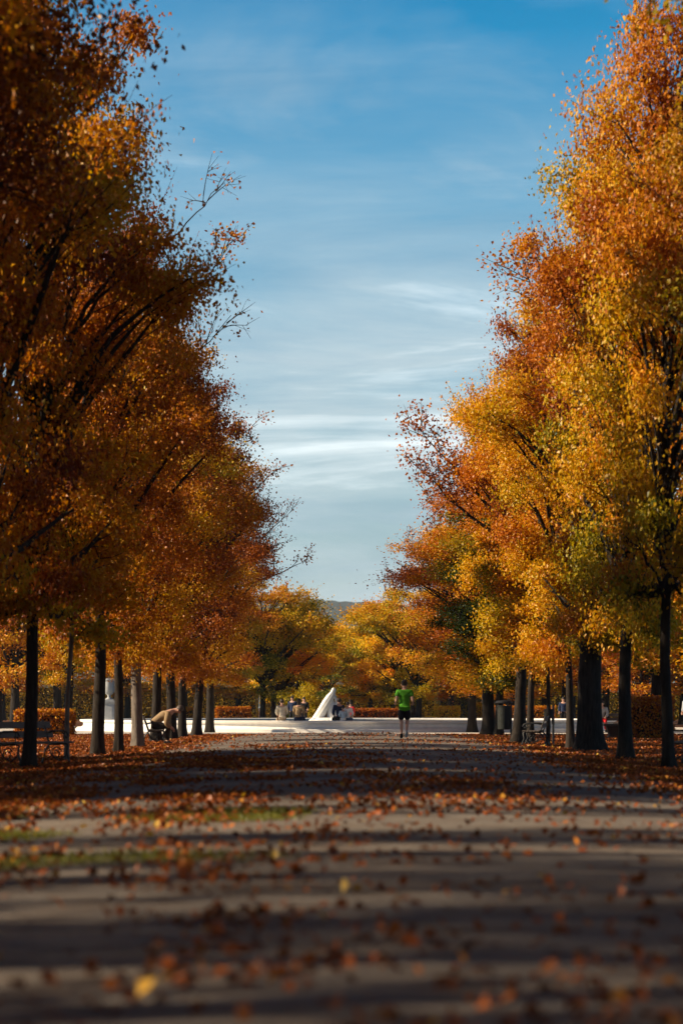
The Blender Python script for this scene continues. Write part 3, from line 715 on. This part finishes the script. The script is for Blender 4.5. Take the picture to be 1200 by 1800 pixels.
m = MB(); m.lathe([(0.01, 0.30), (12.52, 0.30)], 96, c=(PC[0], PC[1], 0), cap=False); o = m.build('water', wm); o['kind'] = 'structure'

# ------------------------------------------------------------------ urn on its pedestal
uX, uY = -12.2, 123.5
u = empty('stone_urn', (uX, uY, 0), 'tall pale stone urn on a panelled pedestal behind the left trunks', 'urn')
m = MB(); m.box((0, 0, 0.14), (0.78, 0.78, 0.3)); m.box((0, 0, 0.345), (0.68, 0.68, 0.11), taper=0.92); m.box((0, 0, 0.85), (0.56, 0.56, 0.90))
for sgn in (-1, 1):
    m.box((sgn * 0.285, 0, 0.85), (0.02, 0.36, 0.66)); m.box((0, sgn * 0.285, 0.85), (0.36, 0.02, 0.66))
m.box((0, 0, 1.345), (0.64, 0.64, 0.09), taper=1.1); m.box((0, 0, 1.42), (0.74, 0.74, 0.06)); m.box((0, 0, 1.48), (0.5, 0.5, 0.06))
m.build('pedestal', M['shaded_urn_stone'], u, bevel=0.008)
m = MB(); m.lathe([(0.2, 1.505), (0.21, 1.54), (0.12, 1.58), (0.075, 1.66), (0.10, 1.70), (0.08, 1.73), (0.18, 1.79), (0.27, 1.90), (0.31, 2.04), (0.325, 2.30), (0.30, 2.42), (0.31, 2.45), (0.37, 2.52), (0.37, 2.56), (0.30, 2.57), (0.2, 2.5)], 32)
m.build('urn_bowl', M['shaded_urn_stone'], u, smooth=True)

# ------------------------------------------------------------------ benches with scrolled iron ends
def bench(label, x, y, rz, z=None):
    t = empty('park_bench', (x, y, gz(x, y) if z is None else z), label, 'bench', rz, 'wooden park benches with iron ends')
    m = MB()
    for k in range(5): m.box((0.10 + k * 0.095, 0, 0.44 + 0.006 * abs(k - 2)), (0.075, 1.8, 0.032))
    m.build('seat', M['wood'], t, bevel=0.006)
    m = MB()
    for k, z_ in enumerate((0.60, 0.78)):
        m.box((-0.02 - 0.06 * k, 0, z_), (0.03, 1.8, 0.13), Matrix.Rotation(R(-16), 3, 'Y'))
    m.build('backrest', M['wood'], t, bevel=0.006)
    for sy_ in (-0.72, 0.72):
        m = MB()
        m.tube([(0.50, sy_, -0.02), (0.53, sy_, 0.10), (0.47, sy_, 0.25), (0.50, sy_, 0.40), (0.42, sy_, 0.425), (0.05, sy_, 0.41), (-0.05, sy_, 0.30), (-0.10, sy_, 0.12), (-0.16, sy_, -0.02)], 0.022, 8)
        m.tube([(0.05, sy_, 0.41), (0.0, sy_, 0.55), (-0.06, sy_, 0.72), (-0.12, sy_, 0.87)], 0.020, 8)
        sc = [(0.22 + 0.13 * math.cos(a) * (1 - a / 14), sy_, 0.24 + 0.13 * math.sin(a) * (1 - a / 14)) for a in np.linspace(0.4, 9.5, 24)]
        m.tube(sc, 0.012, 6)
        m.tube([(0.02, sy_, 0.38), (0.10, sy_, 0.20), (0.30, sy_, 0.10), (0.48, sy_, 0.22)], 0.013, 6)
        fr = m.build('side_frame', M['iron'], t, smooth=True)
        m = MB(); m.tube([(-0.03, sy_, 0.62), (0.12, sy_, 0.66), (0.35, sy_, 0.665), (0.47, sy_, 0.64), (0.51, sy_, 0.58), (0.47, sy_, 0.53), (0.44, sy_, 0.57)], 0.020, 8)
        m.tube([(0.42, sy_, 0.43), (0.40, sy_, 0.55), (0.42, sy_, 0.65)], 0.014, 6)
        m.build('armrest', M['iron'], fr, smooth=True)
    return t
bench('dark bench at the left edge behind the leaning dark trunk', -6.15, 45.8, R(-32))
BX, BY = -5.95, 71.6
bench('iron ended bench the bending man sits on', BX, BY, R(4))
bench('empty bench in front of the flared trunk on the right', 5.35, 66.5, R(180 - 8))
bench('bench cut by the right edge beside the rightmost trunk', 6.75, 46.5, R(186))

# ------------------------------------------------------------------ bins and planter
def bin_(label, x, y, h, r, hang=0.35, lidded=True):
    t = empty('litter_bin', (x, y, gz(x, y)), label, 'litter bin', 0, 'dark litter bins')
    m = MB(); m.lathe([(r * .8, hang), (r * .95, hang + 0.02), (r, h - 0.18), (r * 1.06, h - 0.16), (r * 1.06, h - 0.12), (r * .9, h - 0.12), (r * .8, hang + .05)], 24)
    m.build('body', M['bin'], t, smooth=False)
    m = MB(); m.tube([(r * 1.1, 0, -0.05), (r * 1.1, 0, h)], 0.035, 10); m.box((r * 1.05, 0, h * 0.6), (0.08, 0.06, 0.2)); m.build('post', M['iron'], t)
    if lidded:
        m = MB(); m.lathe([(r * 1.3, h - 0.03), (r * 1.32, h), (r * 1.1, h + 0.05), (0.02, h + 0.08)], 24); m.tube([(-r * .8, 0, h - 0.16), (-r * .8, 0, h)], 0.015, 6); m.build('lid', M['iron'], t)
    return t
bx_, by_ = base(886, 1300)
bin_('tall dark litter bin with a wide lid beside the dark green crowned tree', 5.65, 88.0, 1.30, 0.24, 0.30)
bin_('small dark bin hung on a post behind the thinnest young tree', 5.95, 72.0, 1.18, 0.13, 0.80, False)
t = empty('planter', (9.75, 88.0, 0), 'dark tapering planter between the thickest trunk and the straight dark trunk', 'planter')
m = MB(); m.box((0, 0, 0.04), (0.62, 0.5, 0.12)); m.box((0, 0, 0.26), (0.55, 0.46, 0.36), taper=1.45); m.build('body', M['iron'], t, bevel=0.01)
m = MB(); m.box((0, 0, 0.48), (1.02, 0.8, 0.085)); m.build('rim', M['iron'], t, bevel=0.012)

# ------------------------------------------------------------------ people
def skin_mesh(name, pts, edges, rad, mat, sub=2):
    me = bpy.data.meshes.new(name + '_cage'); me.from_pydata([tuple(p) for p in pts], edges, [])
    o = bpy.data.objects.new(name + '_cage', me); COL.objects.link(o)
    sk = o.modifiers.new('skin', 'SKIN'); sk.use_smooth_shade = True
    for i, v in enumerate(me.skin_vertices[0].data):
        r = rad[i]; v.radius = r if hasattr(r, '__len__') else (r, r)
        v.use_root = (i == 0)
    s = o.modifiers.new('sub', 'SUBSURF'); s.levels = sub; s.render_levels = sub
    dg = bpy.context.evaluated_depsgraph_get(); dg.update()
    out = bpy.data.meshes.new_from_object(o.evaluated_get(dg)); out.name = name
    bpy.data.objects.remove(o); bpy.data.meshes.remove(me)
    out.materials.clear(); out.materials.append(mat)
    out.polygons.foreach_set('use_smooth', [True] * len(out.polygons))
    return out

BODY = ['pelvis', 'waist', 'chest', 'upper', 'neck', 'jaw', 'head', 'crown']
def figure(label, loc, rz, J, dress, hair='hair', hands=True, cat='person', scale=1.0, longhair=False):
    """J: joints by name. dress: list of (part name, material key, regions)."""
    names = list(J); idx = {n: i for i, n in enumerate(names)}
    E = [(a, b) for a, b in [('pelvis', 'waist'), ('waist', 'chest'), ('chest', 'upper'), ('upper', 'neck'), ('neck', 'jaw'), ('jaw', 'head'), ('head', 'crown')]]
    for s in 'lr':
        E += [('upper', 'sh' + s), ('sh' + s, 'el' + s), ('el' + s, 'wr' + s), ('wr' + s, 'ha' + s), ('pelvis', 'hi' + s), ('hi' + s, 'kn' + s), ('kn' + s, 'ca' + s), ('ca' + s, 'an' + s), ('an' + s, 'to' + s)]
    rad = dict(hem=(.15, .12), pelvis=(.14, .115), waist=(.125, .10), chest=(.15, .11), upper=(.13, .09), neck=.054, jaw=(.066, .078), head=(.078, .096), crown=(.058, .07))
    for s in 'lr': rad.update({'sh' + s: .058, 'el' + s: .041, 'wr' + s: .027, 'ha' + s: (.04, .02), 'hi' + s: .088, 'kn' + s: .056, 'ca' + s: .052, 'an' + s: .036, 'to' + s: .036})
    for s in 'lr':
        if 'ca' + s not in J:
            k, a = Vector(J['kn' + s]), Vector(J['an' + s]); back = Vector((0, -0.03, 0)); J['ca' + s] = tuple(k * 0.68 + a * 0.32 + back)
    names = [n for n in J if n != 'hem']; idx = {n: i for i, n in enumerate(names)}
    me = skin_mesh('person', [J[n] for n in names], [(idx[a], idx[b]) for a, b in E], [rad[n] for n in names], M['skin'])
    # face: nose, ears, eye hollows on the head; fingers rooted in the palm
    head = Vector(J['head']); jaw = Vector(J['jaw']); up = (Vector(J['crown']) - jaw).normalized()
    fw = Vector(J.get('_fw', (0, 1, 0))) if False else J_face(J)
    side = fw.cross(up).normalized()
    bm = bmesh.new(); bm.from_mesh(me)
    x = MB()
    x.ball(head + fw * 0.098 - up * 0.035, (.014, .014, .022), 8, 6)
    for s in (-1, 1): x.ball(head + side * (0.085 * s) - up * 0.03, (.014, .02, .032), 8, 6)
    if hands:
        for s in 'lr':
            wv, hv = Vector(J['wr' + s]), Vector(J['ha' + s]); d = (hv - wv).normalized()
            a = d.cross(Vector((0, 0, 1))); a = a.normalized() if a.length > 0.1 else Vector((1, 0, 0)); pn = a.cross(d).normalized()
            curl = -pn if pn.z > 0 else pn
            for k, ln in enumerate((.068, .078, .073, .058)):
                r0 = hv + a * (0.027 - 0.018 * k) - d * 0.01
                p1 = r0 + d * ln * 0.5 + curl * .006; p2 = p1 + d * ln * .3 + curl * ln * .3; p3 = p2 + d * ln * .08 + curl * ln * .3
                x.tube([r0, p1, p2, p3], [.0095, .009, .008, .006], 6)
            r0 = wv + d * 0.035 + a * 0.028; x.tube([r0, r0 + a * .028 + d * .025, r0 + a * .034 + d * .055 + curl * .012], [.012, .010, .008], 6)
    v = [bm.verts.new(p) for p in x.v]
    for q in x.f:
        try: f_ = bm.faces.new([v[i] for i in q]); f_.smooth = True
        except ValueError: pass
    bm.to_mesh(me); bm.free()
    root = obj('person', me); root.location = loc; root.rotation_euler = (0, 0, rz); root.scale = (scale,) * 3
    tag(root, label, cat)
    for part, mk, ch, grow in dress:
        pts, ed, rr, seen = [], [], [], {}
        for a, b, fr in ch:
            for nme in (a, b):
                if nme not in seen:
                    seen[nme] = len(pts); r = rad[nme]; r = r if hasattr(r, '__len__') else (r, r)
                    p = Vector(J[nme])
                    if nme == b and fr < 1:
                        p = Vector(J[a]).lerp(p, fr); ra = rad[a] if hasattr(rad[a], '__len__') else (rad[a],) * 2
                        r = tuple(ra[k] + (r[k] - ra[k]) * fr for k in (0, 1))
                    pts.append(p); rr.append((r[0] + grow, r[1] + grow))
            ed.append((seen[a], seen[b]))
        obj(part, skin_mesh(part, pts, ed, rr, M[mk]), root)
    if hair:
        h = MB(); hc = head + up * 0.032 - fw * 0.022
        h.ball(hc, (.096, .106, .098), 14, 10)
        if longhair: h.ball(jaw - fw * 0.06 - up * 0.02, (.08, .05, .16), 12, 8)
        h.build('hair', M[hair], root, smooth=True)
    return root
def J_face(J):
    up = (Vector(J['crown']) - Vector(J['jaw'])).normalized()
    f = Vector(FACE.get(id(J), (0, 1, 0)))
    return (f - up * f.dot(up)).normalized()
FACE = {}
TOP = lambda sleeve: [('waist', 'pelvis', 1), ('waist', 'chest', 1), ('chest', 'upper', 1)] + [q for s in 'lr' for q in ([('upper', 'sh' + s, 1), ('sh' + s, 'el' + s, min(sleeve, 1))] + ([('el' + s, 'wr' + s, sleeve - 1)] if sleeve > 1 else []))]
LEGS = lambda ln: [('pelvis', 'waist', 0.35)] + [q for s in 'lr' for q in ([('pelvis', 'hi' + s, 1), ('hi' + s, 'kn' + s, min(ln, 1))] + ([('kn' + s, 'ca' + s, 1), ('ca' + s, 'an' + s, 0.92)] if ln > 1 else []))]
def SHOES(J):
    return [('an' + s, 'to' + s, 1) for s in 'lr']
# the jogger, seen from behind
J = dict(pelvis=(0, 0, .94), hem=(0, -.005, .80), waist=(0, .02, 1.08), chest=(0, .045, 1.27), upper=(0, .05, 1.41), neck=(0, .065, 1.51), jaw=(0, .085, 1.575), head=(0, .09, 1.645), crown=(0, .085, 1.715),
         shl=(-.18, .04, 1.41), ell=(-.245, -.10, 1.15), wrl=(-.265, .10, 1.06), hal=(-.265, .17, 1.06), shr=(.18, .04, 1.41), elr=(.25, -.08, 1.15), wrr=(.25, .13, 1.05), har=(.24, .20, 1.05),
         hil=(-.10, 0, .89), knl=(-.09, .05, .50), anl=(-.085, -.01, .085), tol=(-.09, .14, .045), hir=(.10, 0, .89), knr=(.085, .12, .51), anr=(.06, -.13, .20), tor=(.055, -.06, .055))
jx, jy = 1.62, 70.0
jog = figure('jogger in a green t-shirt and dark shorts running away along the alley', (jx, jy, gz(jx, jy) + 0.01), 0, J,
       [('shirt', 'green', TOP(0.6) + [('pelvis', 'hem', 1)], .034), ('shorts', 'black', LEGS(0.86), .036)], scale=0.97)
for s in 'lr':
    a, b_ = Vector(J['an' + s]), Vector(J['to' + s]); heel = a - (b_ - a).normalized() * 0.05
    me = skin_mesh('shoe', [heel, a.lerp(b_, .45), b_], [(0, 1), (1, 2)], [(.048, .05), (.05, .045), (.042, .036)], M['black' if s == 'l' else 'grey'])
    obj('shoe', me, jog)
    me = skin_mesh('sock', [a, a.lerp(Vector(J['ca' + s]), .35)], [(0, 1)], [.046, .046], M['black' if s == 'l' else 'grey']); obj('sock', me, jog)
m = MB()
for k in range(2):
    m.box((-.03 + k * 0.07, -.081 - 0.006 * k, 1.30 - 0.035 * k), (0.10 - .03 * k, 0.008, 0.016))
# the man bending forward on the bench (faces +Y before turning)
J = dict(pelvis=(0, .10, .58), waist=(0, .20, .70), chest=(0, .40, .82), upper=(0, .56, .90), neck=(0, .66, .955), jaw=(0, .75, .94), head=(0, .815, .965), crown=(0, .87, 1.0),
         shl=(-.18, .53, .87), ell=(-.24, .46, .62), wrl=(-.14, .58, .50), hal=(-.10, .64, .45), shr=(.18, .53, .87), elr=(.24, .46, .60), wrr=(.14, .60, .47), har=(.09, .65, .43),
         hil=(-.10, .14, .54), knl=(-.12, .52, .50), anl=(-.11, .44, .09), tol=(-.12, .59, .045), hir=(.10, .14, .54), knr=(.12, .54, .50), anr=(.11, .50, .09), tor=(.12, .65, .045))
FACE[id(J)] = (0, .7, -.7)
man = figure('man in a tan jacket and dark trousers bending forward on the bench', (BX + 0.10, BY - 0.35, gz(BX + .3, BY)), R(-90), J,
       [('jacket', 'tan', TOP(1.92), .034), ('trousers', 'dark_brown', LEGS(2), .022), ('collar', 'tan', [('upper', 'neck', 0.9)], .012)], hair='grey_hair', scale=1.08)
for s in 'lr':
    a, b_ = Vector(J['an' + s]), Vector(J['to' + s]); heel = a - (b_ - a).normalized() * 0.04
    obj('shoe', skin_mesh('shoe', [heel, a.lerp(b_, .5), b_], [(0, 1), (1, 2)], [(.045, .05), (.048, .042), (.042, .034)], M['black']), man)
def stand(h=1.7, arm=0.0, twist=0.0):
    k = h / 1.75
    J = dict(pelvis=(0, 0, .94), waist=(0, .01, 1.08), chest=(0, .02, 1.27), upper=(0, .01, 1.41), neck=(0, .02, 1.51), jaw=(0, .035, 1.575), head=(0, .04, 1.645), crown=(0, .035, 1.715),
             shl=(-.19, .0, 1.415), ell=(-.25, -.03, 1.13), wrl=(-.24, .06 + arm * .2, .90 + arm * .3), hal=(-.235, .09 + arm * .25, .82 + arm * .35), shr=(.19, 0, 1.415), elr=(.25, -.03, 1.13), wrr=(.24, .08, .90), har=(.235, .11, .82),
             hil=(-.10, 0, .89), knl=(-.11, .02, .50), anl=(-.11, -.02, .085), tol=(-.13, .13, .04), hir=(.10, 0, .89), knr=(.11, .03, .50), anr=(.12, -.01, .085), tor=(.14, .14, .04))
    return {n: tuple(c * k for c in p) for n, p in J.items()}
def sit(lean=0.08):
    return dict(pelvis=(0, 0, .12), waist=(0, lean * .4, .27), chest=(0, lean, .46), upper=(0, lean * 1.2, .60), neck=(0, lean * 1.3, .70), jaw=(0, lean * 1.3 + .02, .765), head=(0, lean * 1.3 + .025, .835), crown=(0, lean * 1.3 + .02, .905),
             shl=(-.19, lean * 1.2, .60), ell=(-.25, lean + .05, .34), wrl=(-.15, lean + .25, .24), hal=(-.12, lean + .32, .22), shr=(.19, lean * 1.2, .60), elr=(.25, lean + .05, .34), wrr=(.15, lean + .25, .25), har=(.12, lean + .32, .23),
             hil=(-.10, .06, .09), knl=(-.13, .45, .08), anl=(-.13, .48, -.34), tol=(-.14, .61, -.39), hir=(.10, .06, .09), knr=(.13, .45, .09), anr=(.12, .46, -.34), tor=(.13, .59, -.39))
def far_person(label, x, y, rz, J, top, legs, z=0.0, hair='hair', longhair=False, sleeve=1.9, scale=1.0):
    return figure(label, (x, y, z), rz, J, [('top', top, TOP(sleeve), .03), ('trousers', legs, LEGS(2), .022)] + [('shoe', 'black', [('an' + s, 'to' + s, 1)], .01) for s in 'lr'], hair=hair, longhair=longhair, scale=scale)
# around the basin: those on the near rim sit with their backs to us
RZ = 0.53
def rim(x):      # a seat on the near rim
    X = (x - 612) * 106.7 / F
    return X, PC[1] - math.sqrt(12.8 ** 2 - X ** 2)
X, Y = rim(496); far_person('person in a cream coat seated on the fountain rim, leftmost of the group', X, Y, R(12), sit(), 'cream', 'beige', RZ)
X, Y = rim(523); far_person('long haired person in a tan jacket seated on the rim beside the cream coat', X, Y, R(-20), sit(0.12), 'tan', 'navy', RZ, longhair=True)
far_person('dark clad person standing behind the seated cream coat', -3.1, 134.4, R(160), stand(1.72), 'navy', 'black')
far_person('person all in black standing right of the tan jacket', -2.45, 134.0, R(175), stand(1.66, .6), 'black', 'black')
X, Y = rim(597); far_person('person in a navy top seated on the rim close to the right of the statue', X, Y + 0.2, R(20), sit(), 'navy', 'black', RZ, scale=1.04)
X, Y = rim(610); far_person('person in a white shirt seated on the rim, right of the navy top', X, Y, R(-15), sit(), 'white', 'denim', RZ, scale=0.86)
X, Y = rim(603); far_person('small child in light blue seated on the rim by the white shirt', X, Y - 0.22, R(5), sit(), 'light_blue', 'white', RZ, scale=0.66)
far_person('child in a red jacket standing at the right of the white shirt', 0.12, 133.7, R(170), stand(1.36, .4), 'red', 'beige')
# right hand side
far_person('person in dark blue standing beyond the basin between the slim right trunks', 11.9, 134, R(170), stand(1.65), 'navy', 'black')
pX, pY = 11.1, 104.3
bench('bench under the person with red trousers, beyond the planter', 11.0, 104.6, R(-90 - 180 + 180))
far_person('person in a grey jacket and red trousers seated beyond the dark planter', 10.95, 104.75, R(180), {k: v for k, v in sit(.1).items()}, 'grey', 'red', 0.46, longhair=True)
far_person('person in pale clothes standing at the right edge behind the rightmost trunk', 16.72, 119.5, R(140), stand(1.7), 'grey', 'dark_brown', hair='grey_hair')

# pushchair with a pale frame
t = empty('pushchair', (11.95, 104.2, 0), 'folding pushchair with pale crossed frame beside the person with red trousers', 'pushchair', R(25))
m = MB()
for s in (-.24, .24):
    m.tube([(-.38, s, .12), (.05, s, .52), (.36, s, 1.02), (.46, s, 1.04)], .016, 8); m.tube([(.34, s, .12), (.02, s, .52), (-.22, s, .74)], .016, 8)
m.tube([(.46, -.24, 1.04), (.46, .24, 1.04)], .02, 8); m.tube([(-.38, -.24, .12), (-.38, .24, .12)], .014, 8); m.tube([(.34, -.24, .12), (.34, .24, .12)], .014, 8)
m.build('frame', M['white'], t, smooth=True)
m = MB(); m.box((-.02, 0, .48), (.36, .42, .05)); m.box((.20, 0, .70), (.05, .42, .48), Matrix.Rotation(R(28), 3, 'Y')); m.build('seat', M['grey'], t, bevel=.015)
m = MB(); m.lathe([(.30, 0), (.27, .12), (.18, .2), (.02, .235)], 20, c=(.10, 0, .84)); m.build('canopy', M['white'], t, smooth=True)
for x in (-.38, .34):
    for s in (-.27, .27):
        m = MB(); ring = [(x + .10 * math.cos(a), s, .12 + .10 * math.sin(a)) for a in np.linspace(0, 2 * math.pi, 17)]
        m.tube(ring, .02, 8)
        for a in (0, 1.05, 2.1): m.tube([(x - .1 * math.cos(a), s, .12 - .1 * math.sin(a)), (x + .1 * math.cos(a), s, .12 + .1 * math.sin(a))], .006, 5)
        m.build('wheel', M['black'], t)

# ------------------------------------------------------------------ marble figure in the basin
st = empty('statue', (-0.95, 116.0, 0.28), 'white marble statue of a draped leaning figure in the fountain, tallest by the rim', 'statue'); st.scale = (1.08, 1.08, 1.10)
m = MB(); rngs = np.random.default_rng(5)
m.lathe([(0.95, -0.3), (0.98, 0.0), (0.88, 0.14), (0.74, 0.24), (0.60, 0.30), (0.02, 0.31)], 20)
for k in range(14):
    a = k * 0.449; m.ball((0.72 * math.cos(a), 0.66 * math.sin(a), 0.07 + 0.05 * (k % 3)), (0.19, 0.18, 0.13), 8, 6)
m.build('rock_base', M['marble'], st)
J = dict(pelvis=(-.18, 0, .72), waist=(-.06, 0, .92), chest=(.06, 0, 1.10), upper=(.15, 0, 1.25), neck=(.20, 0, 1.36), jaw=(.235, .02, 1.43), head=(.25, .025, 1.50), crown=(.26, .02, 1.57),
         shl=(-.02, .02, 1.24), ell=(-.14, .16, 1.02), wrl=(-.02, .24, .86), hal=(.03, .27, .80), shr=(.30, -.04, 1.22), elr=(.36, -.05, .96), wrr=(.33, -.02, .72), har=(.33, 0, .64),
         hil=(-.27, .02, .66), knl=(-.36, .2, .46), anl=(-.55, .22, .26), tol=(-.66, .3, .24), hir=(-.08, -.02, .66), knr=(.22, .10, .56), anr=(.28, .12, .28), tor=(.33, .22, .25))
Js = J
names = list(J); idx = {n: i for i, n in enumerate(names)}
def chain(name, spec, edges):
    return skin_mesh(name, [p for p, _ in spec], edges, [r for _, r in spec], M['marble'])
rad = dict(pelvis=.17, waist=.13, chest=(.15, .12), upper=(.13, .1), neck=.06, jaw=.07, head=(.085, .1), crown=.065)
E = [('pelvis', 'waist'), ('waist', 'chest'), ('chest', 'upper'), ('upper', 'neck'), ('neck', 'jaw'), ('jaw', 'head'), ('head', 'crown')]
for s in 'lr':
    E += [('upper', 'sh' + s), ('sh' + s, 'el' + s), ('el' + s, 'wr' + s), ('wr' + s, 'ha' + s), ('pelvis', 'hi' + s), ('hi' + s, 'kn' + s), ('kn' + s, 'an' + s), ('an' + s, 'to' + s)]
    rad.update({'sh' + s: .065, 'el' + s: .048, 'wr' + s: .035, 'ha' + s: (.045, .025), 'hi' + s: .11, 'kn' + s: .08, 'an' + s: .05, 'to' + s: .045})
obj('figure', skin_mesh('figure', [J[n] for n in names], [(idx[a], idx[b]) for a, b in E], [rad[n] for n in names], M['marble']), st)
# drapery: a mantle falling from the head and shoulders to the left and a fold to the right
def mantle(name, rows):
    V, Q = [], []; n = 26
    for j, (c, rx, ry) in enumerate(rows):
        for k in range(n):
            a = 2 * math.pi * k / n; fold = 1 + 0.10 * math.sin(a * 6 + j * 0.5) * min(1, j / 2)
            V.append((c[0] + rx * fold * math.cos(a), c[1] + ry * fold * math.sin(a), c[2]))
    for j in range(len(rows) - 1):
        for k in range(n): Q.append((j * n + k, j * n + (k + 1) % n, (j + 1) * n + (k + 1) % n, (j + 1) * n + k))
    Q.append(tuple(range(n)))
    m = MB(); m.add(V, Q); return m.build(name, M['marble'], st, smooth=True)
mantle('mantle', [((.235, -.035, 1.62), .025, .03), ((.225, -.05, 1.56), .085, .085), ((.20, -.05, 1.44), .10, .095), ((.11, -.05, 1.28), .18, .13), ((-.02, -.03, 1.06), .21, .16), ((-.16, 0, .82), .22, .18), ((-.31, .02, .56), .23, .20), ((-.43, .04, .36), .25, .22), ((-.52, .04, .18), .28, .24)])
mantle('skirt_fold', [((.10, .02, 1.10), .12, .11), ((.12, .03, .92), .18, .15), ((.15, .04, .68), .20, .18), ((.18, .05, .44), .21, .20), ((.21, .05, .18), .24, .23)])

# ------------------------------------------------------------------ fallen leaves and grass
rng = np.random.default_rng(2024)
def scatter_density(X, Y):
    a = np.abs(X)
    edge = np.clip((a - 3.3 - 0.0) / 1.6, 0, 1)
    nz = np.array([mnoise.noise((x * 0.35, y * 0.16, 4.0)) for x, y in zip(X, Y)])
    nz2 = np.array([mnoise.noise((x * 1.1, y * 0.5, 9.0)) for x, y in zip(X, Y)])
    d = edge * 0.9 + 0.05
    d = d + np.clip(nz * 2.2 - 0.25, 0, 1) * 0.30 * (1 - edge)
    d = d + np.clip((Y - 21) / 5, 0, 1) * np.clip((62 - Y) / 12, 0, 1) * np.clip((0.9 - X) / 2.6, 0, 1) * np.clip(nz2 * 2.2 + nz * 2.0 + 0.45, 0, 1) * 0.75
    d = d + np.clip(0.6 - X, 0, 1) * (Y < 27) * 0.20 * np.clip(nz2 * 2 + .6, 0, 1)
    d = d * np.clip(0.75 + nz2 * 1.1, 0.12, 1.4)
    return np.clip(d, 0.0, 1)
def litter(n, y0, y1, xw):
    Y = np.sqrt(rng.uniform(y0 ** 2, y1 ** 2, n)) if y0 > 30 else rng.uniform(y0, y1, n)
    X = rng.uniform(-1, 1, n) * xw(Y)
    k = rng.uniform(0, 1, n) < scatter_density(X, Y)
    return X[k], Y[k]
A = [litter(46000, 5, 24, lambda Y: 1.5 + 0.19 * Y), litter(120000, 24, 50, lambda Y: 1.5 + 0.20 * Y), litter(130000, 50, 98, lambda Y: np.minimum(13.5, 1 + .18 * Y))]
X = np.concatenate([a[0] for a in A]); Y = np.concatenate([a[1] for a in A])
Z = camber(X, Y) + 0.008 + rng.exponential(0.008, len(X))
sz = rng.uniform(0.04, 0.082, len(X))
v, f = leaves_np(np.stack([X, Y, Z], -1), sz, rng, None, flat=1.7, aspect=0.82)
vm = v.reshape(-1, 4, 3); low = vm[:, :, 2].min(1) - (camber(X, Y) + 0.006); vm[:, :, 2] -= np.minimum(low, 0)[:, None]
v = vm.reshape(-1, 3)
tn = np.clip(0.26 + rng.normal(0, 0.2, len(X)) + (rng.uniform(0, 1, len(X)) < 0.06) * 0.5, 0, 1)
o = obj('fallen_leaves', mesh_np('fallen_leaves', v, f, [M['litter']], None, np.repeat(tn, 2))); o['kind'] = 'stuff'; o['label'] = 'rusty fallen leaves strewn over the alley'
o.color = (0.5, 0.5, 0, 1)
# worn grass along the left of the alley
n = 170000
Y = rng.uniform(13.0, 23.5, n); X = rng.uniform(-5.4, 0.6, n)
den = np.array([mnoise.noise((x * 0.5, y * 0.45, 2.0)) for x, y in zip(X, Y)]) * 1.7 + 0.22 - np.clip((X + 2.4) / 2.4, 0, 1) * 0.6 - np.abs(Y - 17.8) / 14
k = rng.uniform(0, 1, n) < den; X, Y = X[k], Y[k]; Z = camber(X, Y) + 0.004
h = rng.uniform(0.012, 0.045, len(X)); dirx = rng.normal(0, 0.4, (len(X), 2))
p = np.stack([X, Y, Z], -1); tip = p + np.stack([dirx[:, 0] * h, dirx[:, 1] * h, h], -1)
sd = rng.normal(size=(len(X), 2)); sd /= np.linalg.norm(sd, axis=1, keepdims=True); wv = np.stack([sd[:, 0], sd[:, 1], 0 * sd[:, 0]], -1) * 0.006
v = np.stack([p - wv, p + wv, tip], 1).reshape(-1, 3); f = np.arange(len(v)).reshape(-1, 3)
o = obj('grass', mesh_np('grass', v, f, [M['grass']], None, rng.uniform(0, 1, len(f)))); o['kind'] = 'stuff'; o['label'] = 'thin worn grass on the left of the alley'; o.color = (0.5, 0.5, 0, 1)
